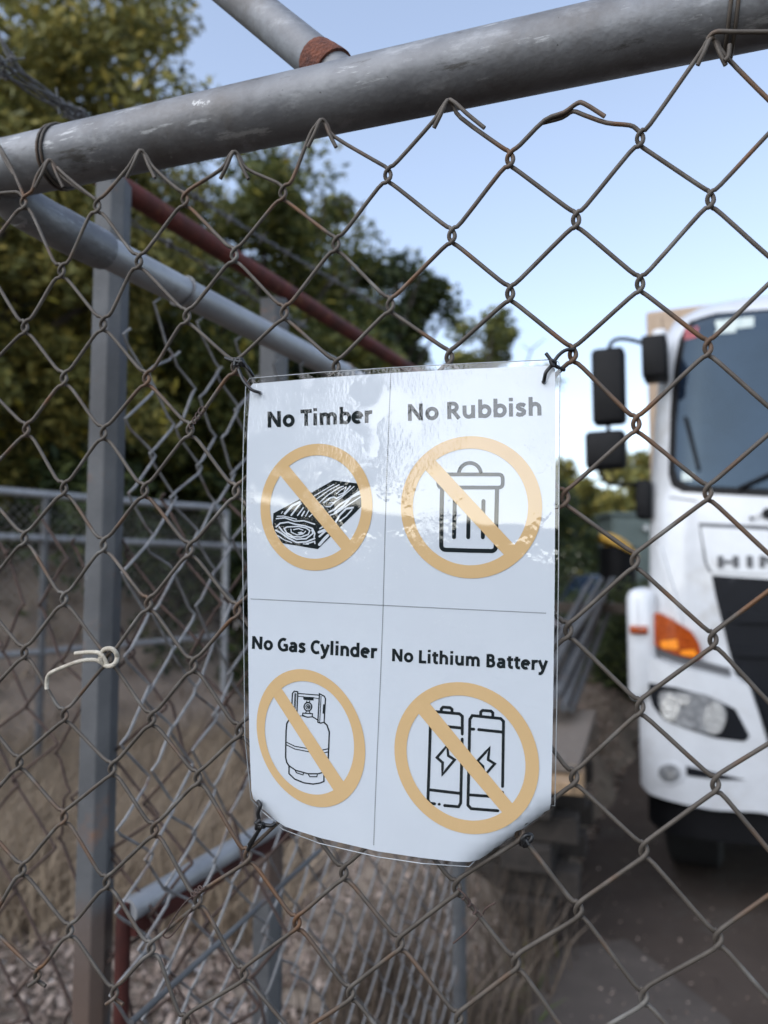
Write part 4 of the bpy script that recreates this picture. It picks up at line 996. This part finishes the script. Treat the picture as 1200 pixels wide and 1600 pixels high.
tpatch('sticker', [(1071, 515), (1092, 512), (1090, 528), (1070, 533)], .0095, .001, 'stickerred', parent=glass, mirror=False)
tpatch('sticker', [(1066, 752), (1082, 752), (1084, 742), (1066, 738)], .0095, .001, 'sticker', parent=glass, mirror=False)
for a, b in (((1073, 655), (1092, 735)), ((1155, 765), (1320, 690))):
    P0, P1 = tpx(*a), tpx(*b); pts = [tmap(P0.lerp(P1, k / 8), .022) for k in range(9)]
    MB().tube(pts, .009, 6).build('wiper', 'black', tk)
# front panels
tpatch('front_panel', [(1095, 823), (1203, 829), (1203, 897), (1112, 893), (1105, 880)], .008, .006, 'white', mirror=True, r=.01)
tpatch('shut_line', [(1092, 817), (1203, 822), (1203, 829), (1095, 823), (1105, 880), (1112, 894), (1108, 894), (1101, 880)], .003, .003, 'gap', mirror=True)
tpatch('crease', [(1028, 850), (1034, 852), (1060, 940), (1070, 985), (1062, 980), (1046, 930)], .012, .012, 'white', mirror=True)
tpatch('shut_line', [(1025, 848), (1028, 848), (1040, 885), (1052, 922), (1066, 982), (1062, 984), (1048, 926), (1036, 888)], .002, .003, 'gap', mirror=True, step=.03)
tpatch('shut_line', [(1046, 776), (1090, 782), (1090, 784), (1046, 778)], .002, .003, 'gap', mirror=True, step=.03)
gl_ = [tpx(*p) for p in [(1203, 905), (1112, 899), (1118, 930), (1128, 970), (1140, 1020), (1150, 1055), (1172, 1068), (1186, 1112), (1203, 1165), (1216, 1200)]]
gpoly = gl_ + [Vector((TW - p.x, p.y)) for p in reversed(gl_)]
grille = tpatch('grille', gpoly, .006, .01, 'grille', mirror=False, px=False)[0]
for y0, y1 in ((955, 972), (1010, 1024)):
    b0, b1 = tpx(1133, y0), tpx(1142, y1); z0, z1 = b0.y, b1.y
    tpatch('grille_bar', [Vector((b0.x + .02, z0)), Vector((TW - b0.x - .02, z0)), Vector((TW - b1.x - .02, z1)), Vector((b1.x + .02, z1))], .022, .02, 'grille', parent=grille, mirror=False, px=False)
# letters on the panel
def tletter(polys, x0, z0, w, h):
    mb = MB()
    for P in polys:
        q = [Vector((x0 + p[0] * w, z0 + p[1] * h)) for p in P]; v, f, L = fill([q], .03)
        mb.add([tmap(p, .018) for p in v], [tuple(t) for t in f]); n = len(L[0])
        mb.add([tmap(p, .018) for p in L[0]] + [tmap(p, .006) for p in L[0]], [(k, (k + 1) % n, n + (k + 1) % n, n + k) for k in range(n)])
    return mb
hb, he = tpx(1122, 887), tpx(1154, 869); lw = he.x - hb.x; lh = he.y - hb.y
rect = lambda a, b, c, d: [(a, b), (c, b), (c, d), (a, d)]
lets = [('H', [rect(0, 0, .27, 1), rect(.73, 0, 1, 1), rect(.27, .38, .73, .62)], hb.x, lw), ('I', [rect(0, 0, 1, 1)], tpx(1167, 886).x, lw * .28),
        ('N', [rect(0, 0, .24, 1), rect(.76, 0, 1, 1), [(.24, 1), (.24, .62), (.76, 0), (.76, .38)]], tpx(1187, 886).x, lw), ('O', [rect(0, .22, .25, .78), rect(.75, .22, 1, .78), [(.0, .78), (.25, .78), (.38, .8), (.62, .8), (.75, .78), (1, .78), (.8, 1), (.2, 1)], [(.2, 0), (.8, 0), (1, .22), (.75, .22), (.62, .2), (.38, .2), (.25, .22), (0, .22)]], tpx(1187, 886).x + lw * 1.4, lw)]
for c, P, x0, w in lets:
    o = tletter(P, x0, hb.y, w, lh).build('badge_letter', 'gap', tk, smooth=False); o['label'] = 'dark raised letter ' + c
eb = tpx(1200, 803); mb = MB(); mb.tube([tmap(eb, .002), tmap(eb, .022)], .024, 18); badge = mb.build('round_badge', 'black', tk)
MB().tube(catmull([tmap(tpx(1199, 802), .012), tmap(tpx(1186, 804), .016), tmap(tpx(1175, 810), .014)], 4), .0045, 6).build('badge_wing', 'chrome', badge)
MB().tube([tmap(tpx(1174, 810), .005), tmap(tpx(1174, 810), .018)], .008, 10).build('badge_tip', 'black', badge)
# bumper
bmp = [(1003, 1038), (1012, 1030), (1032, 1027), (1062, 1041), (1150, 1060), (1170, 1067), (1186, 1112), (1200, 1160), (1216, 1204), (1260, 1210), (1260, 1276), (1185, 1263), (1118, 1260), (1060, 1248), (1030, 1238), (1010, 1224), (1002, 1150)]
bump_ = tpatch('bumper', bmp, .055, .09, 'white', step=.03, r=.012)
lip0, lip1 = tpx(1260, 1210), tpx(1260, 1276)
tpatch('bumper_centre', [Vector((lip0.x, lip0.y)), Vector((lip0.x, lip1.y)), Vector((TW - lip0.x, lip1.y)), Vector((TW - lip0.x, lip0.y))], .055, .08, 'white', mirror=False, px=False)
tpatch('under_skirt', [(1012, 1226), (1030, 1240), (1118, 1262), (1185, 1266), (1300, 1270), (1300, 1330), (1120, 1312), (1035, 1296), (1018, 1280)], .02, .2, 'black', step=.06)
hl = tpatch('headlight', [(1024, 1064), (1062, 1071), (1112, 1085), (1150, 1104), (1172, 1146), (1164, 1154), (1120, 1149), (1075, 1134), (1048, 1122), (1034, 1102)], .058, .02, 'grille', step=.025, r=.008)
tpatch('lens', [(1042, 1076), (1100, 1079), (1132, 1094), (1139, 1118), (1122, 1144), (1085, 1136), (1058, 1126), (1042, 1104)], .062, .004, 'clear', step=.015, parent=hl, r=.03)
for cxp, cyp, rx_, ry_ in ((1057, 1103, 12, 21), (1118, 1118, 17, 25)):
    tpatch('reflector', [(cxp + rx_ * math.cos(a), cyp + ry_ * math.sin(a)) for a in [k * math.pi / 8 for k in range(16)]], .065, .003, 'chrome', step=.012, parent=hl)
tpatch('reflector', [(1074 + 9 * math.cos(a), 1090 + 8 * math.sin(a)) for a in [k * math.pi / 6 for k in range(12)]], .065, .003, 'chrome', step=.012, parent=hl)
ind = tpatch('indicator', [(1010, 981), (1022, 966), (1033, 956), (1055, 968), (1082, 986), (1093, 1004), (1098, 1024), (1090, 1030), (1060, 1022), (1036, 1012), (1018, 994)], .03, .04, 'amber', step=.02, r=.012)
tpatch('bulb_reflector', [(1039, 1001), (1062, 998), (1064, 1014), (1040, 1012)], .033, .003, 'amber_hot', step=.02, parent=ind, r=.008)
tpatch('bulb_reflector', [(1066, 1016), (1086, 1014), (1092, 1026), (1068, 1022)], .033, .003, 'amber_hot', step=.02, parent=ind, r=.006)
tpatch('lamp_trim', [(1020, 1000), (1036, 1014), (1062, 1024), (1096, 1032), (1140, 1044), (1142, 1056), (1100, 1046), (1060, 1036), (1030, 1024)], .012, .012, 'gap', step=.03)
fg = tpatch('fog_lamp', [(1055 + 20 * math.cos(a), 1204 + 19 * math.sin(a)) for a in [k * math.pi / 10 for k in range(20)]], .060, .006, 'white', step=.02)
tpatch('lens', [(1056 + 14 * math.cos(a), 1204 + 14 * math.sin(a)) for a in [k * math.pi / 8 for k in range(16)]], .064, .004, 'clear', step=.012, parent=fg)
tpatch('reflector', [(1058 + 6 * math.cos(a), 1206 + 6 * math.sin(a)) for a in [k * math.pi / 6 for k in range(12)]], .066, .002, 'chrome', step=.012, parent=fg)
tpatch('air_slot', [(1077, 1192), (1110, 1200), (1165, 1213), (1130, 1213), (1078, 1207)], .058, .004, 'grille', step=.03)
# local point helper for things on the truck at pixel and local depth y
def tl(px, py, y): q = hit(px, py, tworld((0, y, 0)), ROAD) - TC; return Vector((q.dot(ROADR), y, q.z))
def rbox(name, c, h, material, parent=None, bevel=.03):
    o = MB().box(c, h).build(name, material, parent or tk, smooth=True, bevel=bevel); return o
def tmirror(fn):
    fn(lambda v: v); fn(lambda v: Vector((TW - v.x, v.y, v.z)))
cp0, cp1 = tl(984, 918, .26), tl(1034, 1090, .26)
def corner(mp): c = mp((cp0 + cp1) * .5); rbox('corner_panel', c, (abs(cp1.x - cp0.x) / 2, .20, abs(cp1.z - cp0.z) / 2), 'white', bevel=.045)
tmirror(corner)
sm0, sm1 = tl(985, 976, .10), tl(1014, 990, .10)
def sidelamp(mp): c = mp((sm0 + sm1) * .5); rbox('side_marker', c, (abs(sm1.x - sm0.x) / 2, .06, abs(sm1.z - sm0.z) / 2), 'amber', bevel=.008)
tmirror(sidelamp)
def mirrors(mp):
    y = .05
    a, b = tl(925, 549, y), tl(979, 662, y); c = mp((a + b) * .5)
    m1 = rbox('mirror', c, (abs(b.x - a.x) / 2, .05, abs(b.z - a.z) / 2), 'black', bevel=.022)
    a, b = tl(916, 677, y), tl(979, 732, y); c = mp((a + b) * .5)
    m2 = rbox('mirror', c, (abs(b.x - a.x) / 2, .06, abs(b.z - a.z) / 2), 'black', bevel=.022)
    arm = lambda P, r=.010: MB().tube(catmull([mp(tl(*p)) for p in P], 5), r, 8).build('mirror_arm', 'black', tk)
    arm([(952, 556, y), (953, 540, y), (962, 531, y), (980, 530, y + .04), (1004, 536, y + .1)])
    arm([(950, 655, y), (951, 685, y)])
    arm([(938, 725, y), (940, 742, y), (950, 754, y), (972, 757, y + .05), (1000, 757, y + .14)])
    a, b = tl(1004, 532, .2), tl(1044, 592, .2); rbox('mirror_bracket', mp((a + b) * .5), (abs(b.x - a.x) / 2, .09, abs(b.z - a.z) / 2), 'black', bevel=.012)
    a, b = tl(995, 753, .2), tl(1020, 811, .2); rbox('mirror_bracket', mp((a + b) * .5), (abs(b.x - a.x) / 2, .09, abs(b.z - a.z) / 2), 'black', bevel=.012)
    a, b = tl(1019, 518, .25), tl(1043, 540, .25); rbox('white_knob', mp((a + b) * .5), (abs(b.x - a.x) / 2, .05, abs(b.z - a.z) / 2), 'white', bevel=.02)  # last piece: small rounded white box beside the upper mirror bracket
mirrors(lambda v: v); mirrors(lambda v: Vector((TW - v.x, v.y, v.z)))
# cargo body, chassis, wheels
cl = tl(1009, 487, 1.75); zc_ = cl.z
cargo = MB().box((TW / 2, 4.2, (zc_ + 1.05) / 2), (TW / 2 - cl.x, 2.45, (zc_ - 1.05) / 2)).build('cargo_body', 'box', tk, smooth=False, bevel=.02)
for k in range(14):
    x = cl.x + .08 + k * ((TW - 2 * cl.x - .16) / 13); MB().box((x, 1.742, (zc_ + 1.05) / 2), (.018, .012, (zc_ - 1.05) / 2 - .05)).build('rib', 'box', cargo, smooth=False)
MB().box((TW / 2, 3.7, .86), (.45, 3.0, .13)).build('chassis', 'black', tk, smooth=False)
def wheel(x, y):
    P = []; mb = MB(); c = Vector((x, y, .47))
    prof = [(-.12, .30), (-.13, .42), (-.11, .465), (.11, .465), (.13, .42), (.12, .30)]; n = 36; V = []; F = []
    for k in range(n):
        a = 2 * math.pi * k / n; V += [(c.x + p[0], c.y + math.cos(a) * p[1], c.z + math.sin(a) * p[1]) for p in prof]
    m = len(prof)
    for k in range(n):
        for j in range(m): F.append((k * m + j, k * m + (j + 1) % m, ((k + 1) % n) * m + (j + 1) % m, ((k + 1) % n) * m + j))
    w = mb.add(V, F).build('wheel', 'tyre', tk); MB().tube([c - Vector((.10, 0, 0)), c + Vector((.10, 0, 0))], .30, 24).build('rim', 'white', w)
for y in (.72, 5.0):
    for x in (.20, TW - .20): wheel(x, y)

# ================================================================== PIPES AND TIMBER beside the truck
def pworld(px, py, Y): return at(px, py, Y)
tb = empty('timber_stack', at(860, 890, 3.5)); tb.location.z = 0
tag(tb, 'rough stack of weathered boards under the ends of the steel pipes', 'timber stack')
e0, e1 = at(906, 1192, 3.05), at(932, 1110, 4.2); ed = (e1 - e0); ed.z = 0; en = ed.normalized(); er = Vector((en.y, -en.x, 0)); zt_ = (e0.z + e1.z) / 2
for k in range(4):
    c = e0 + ed * .5 - er * (.10 + k * .205); c.z = zt_ - .02
    MB().box(c, (ed.length / 2 + .03 * ((k * 7) % 3), .098, .018), (en, er, Vector((0, 0, 1)))).build('board', 'timber', tb, smooth=False, bevel=.004)
for k, (t, mt) in enumerate(((.06, 'timber_new'), (.9, 'timber'))):
    c = e0 + ed * t - er * .42; c.z = zt_ - .085
    MB().box(c, (.05, .43, .045), (en, er, Vector((0, 0, 1)))).build('bearer', mt, tb, smooth=False, bevel=.004)
for k in range(5):
    for t in ((.12, .5, .88) if k % 2 else (.0,)):
        zc2 = zt_ - .185 - k * .105
        if zc2 < .06: continue
        if k % 2: c = e0 + ed * t - er * .42; hx = (.06, .40, .05)
        else: c = e0 + ed * .5 - er * (.22 + .0 * k); hx = (ed.length * .48, .10, .05)
        for q in ((0,) if k % 2 else (0, .38)):
            c2 = c - er * q; c2.z = zc2; MB().box(c2, hx, (en, er, Vector((0, 0, 1)))).build('sleeper', 'oldwood', tb, smooth=False, bevel=.006)
wp = at(876, 1226, 2.98); MB().box(wp, (.045, .05, .022), (er, en, Vector((0, 0, 1)))).build('pale_block', 'timber_new', tb, smooth=False, bevel=.004)
for k, (xa, ya, xb, yb, r) in enumerate([(862, 1100, 930, 925, .030), (880, 1105, 945, 935, .028), (850, 1090, 915, 918, .032), (872, 1085, 955, 905, .026), (893, 1108, 957, 942, .024), (860, 1050, 940, 906, .030), (846, 1045, 925, 905, .028), (905, 985, 968, 895, .03)]):
    a, b = at(xa, ya, 3.75 + .05 * k), at(xb, yb, 7.4 + .12 * k)
    if k == 7: a, b = at(880, 1010, 4.6), at(960, 905, 8.0)
    o = MB().tube([a.lerp(b, j / 6) for j in range(7)], r * .8, 14).build('steel_pipe', 'post')
    tag(o, 'long grey steel pipe lying in the pile between the sign and the truck', 'pipe', 'steel pipes piled beside the truck')
# trestle that carries the far ends of the pipes
ts = empty('pipe_trestle', at(940, 930, 7.0)); ts.location.z = 0; tag(ts, 'dark trestle carrying the far ends of the steel pipes', 'trestle')
tc_ = at(938, 938, 6.9)
MB().box(tc_ - Vector((0, 0, .07)), (.6, .05, .045), (ROADR, ROAD, Vector((0, 0, 1)))).build('beam', 'bark', ts, smooth=False)
for s in (-.5, .5):
    c = tc_ + ROADR * s; h = (tc_.z - .12) / 2; c.z = h; MB().box(c, (.04, .04, h), (ROADR, ROAD, Vector((0, 0, 1)))).build('leg', 'timber', ts, smooth=False)

# ================================================================== BACKGROUND on the right
cb = empty('utility_cabinet', at(985, 890, 13)); cb.location.z = 0; tag(cb, 'grey green metal cabinet standing behind the truck cab', 'cabinet')
c0, c1 = at(955, 806, 13), at(1030, 806, 13); cc = (c0 + c1) * .5; hz = cc.z / 2
MB().box((cc.x, cc.y + .4, hz), ((c1.x - c0.x) / 2, .4, hz)).build('body', 'cargreen', cb, smooth=False, bevel=.02)
MB().box((cc.x, cc.y + .4, cc.z + .03), ((c1.x - c0.x) / 2 + .04, .44, .03)).build('roof', 'cargreen', cb, smooth=False, bevel=.015)
MB().box((cc.x, cc.y - .01, hz), ((c1.x - c0.x) / 2 - .05, .012, hz - .08)).build('door', 'cargreen', cb, smooth=False, bevel=.006)
hp = at(1008, 825, 12.95); MB().tube([hp, hp - Vector((0, .06, 0))], .05, 12).build('handle', 'chrome', cb)
# rounded yellow cover
yc = at(965, 842, 11.5); V = []; F = []
yl = empty('yellow_cover', (yc.x, yc.y, 0)); tag(yl, 'yellow rounded cover on a dark drum between the car and the cabinet', 'cover')
n = 12; m = 9
for i in range(n + 1):
    u = -1 + 2 * i / n
    for j in range(m + 1):
        a = math.pi * j / m; s = math.sqrt(max(0, 1 - u * u * .85)); V.append((yc.x + u * .28, yc.y - math.cos(a) * .3 * s, yc.z - .16 + math.sin(a) * .2 * s - u * .14))
for i in range(n):
    for j in range(m): q = i * (m + 1) + j; F.append((q, q + 1, q + m + 2, q + m + 1))
MB().add(V, F).build('cover', 'yellow', yl)
MB().tube([(yc.x, yc.y, 0), (yc.x, yc.y, yc.z - .12)], .27, 18).build('drum', 'black', yl)
# parked car
ca = at(925, 890, 14.5); cr = empty('parked_car', (ca.x, ca.y, 0), -R(24)); tag(cr, 'dark parked car seen low behind the steel pipes', 'car')
def carpart(name, V, F, material, parent=None, bevel=0.0): return MB().add(V, F).build(name, material, parent or cr, smooth=True, bevel=bevel)
prof = [(-.84, .0, .35), (-.86, .02, .62), (-.84, .25, .86), (-.80, .95, .98), (-.66, 1.6, 1.40), (-.64, 2.9, 1.46), (-.74, 3.7, 1.05), (-.82, 4.2, .95), (-.84, 4.25, .40)]
V = [(x, y, z) for x, y, z in prof] + [(-x, y, z) for x, y, z in prof]; n = len(prof)
F = [(k, k + 1, n + k + 1, n + k) for k in range(n - 1)] + [(n - 1, 0, n, 2 * n - 1)] + [tuple(range(n))[::-1], tuple(range(n, 2 * n))]
body = carpart('body', V, F, 'carpaint', bevel=.05)
carpart('windscreen', [(-.72, .99, 1.02), (.72, .99, 1.02), (.60, 1.56, 1.39), (-.60, 1.56, 1.39)], [(0, 1, 2, 3)], 'glassdark')
for s in (-1, 1):
    carpart('headlight', [(s * .78, -.012, .66), (s * .52, -.02, .66), (s * .54, -.005, .80), (s * .76, .01, .80)], [(0, 1, 2, 3)], 'clear')
    for y in (.8, 3.4):
        MB().tube([(s * .70, y, .32), (s * .88, y, .32)], .32, 20).build('wheel', 'tyre', cr)
MB().box((0, -.03, .52), (.80, .03, .07)).build('bumper', 'pale', cr, smooth=False, bevel=.02)
MB().box((0, -.035, .70), (.40, .012, .05)).build('grille', 'black', cr, smooth=False)

# ================================================================== BEHIND THE VIEWER (mirrored in the sign's laminate)
wl = empty('yard_wall', (-5.2, -9.0, 0)); tag(wl, 'long low dark clad wall across the yard', 'wall')
ax = (Vector((.86, -.5, 0)), Vector((.5, .86, 0)), Vector((0, 0, 1)))
MB().box((-5.2, -9.0, 1.05), (11, .08, 1.05), ax).build('cladding', 'shed', wl, smooth=False)
MB().box((-5.2, -9.0, 2.13), (11.1, .14, .035), ax).build('capping', 'shed', wl, smooth=False)
make_tree('leafy_tree', (-8.75, -6.75, 0), 7.0, 2.5, 2.5, .8, 30000, .13, 'leaf_dark', 'dense dark tree across the yard beside the low wall', 'trees across the yard', 77, dens=.1)
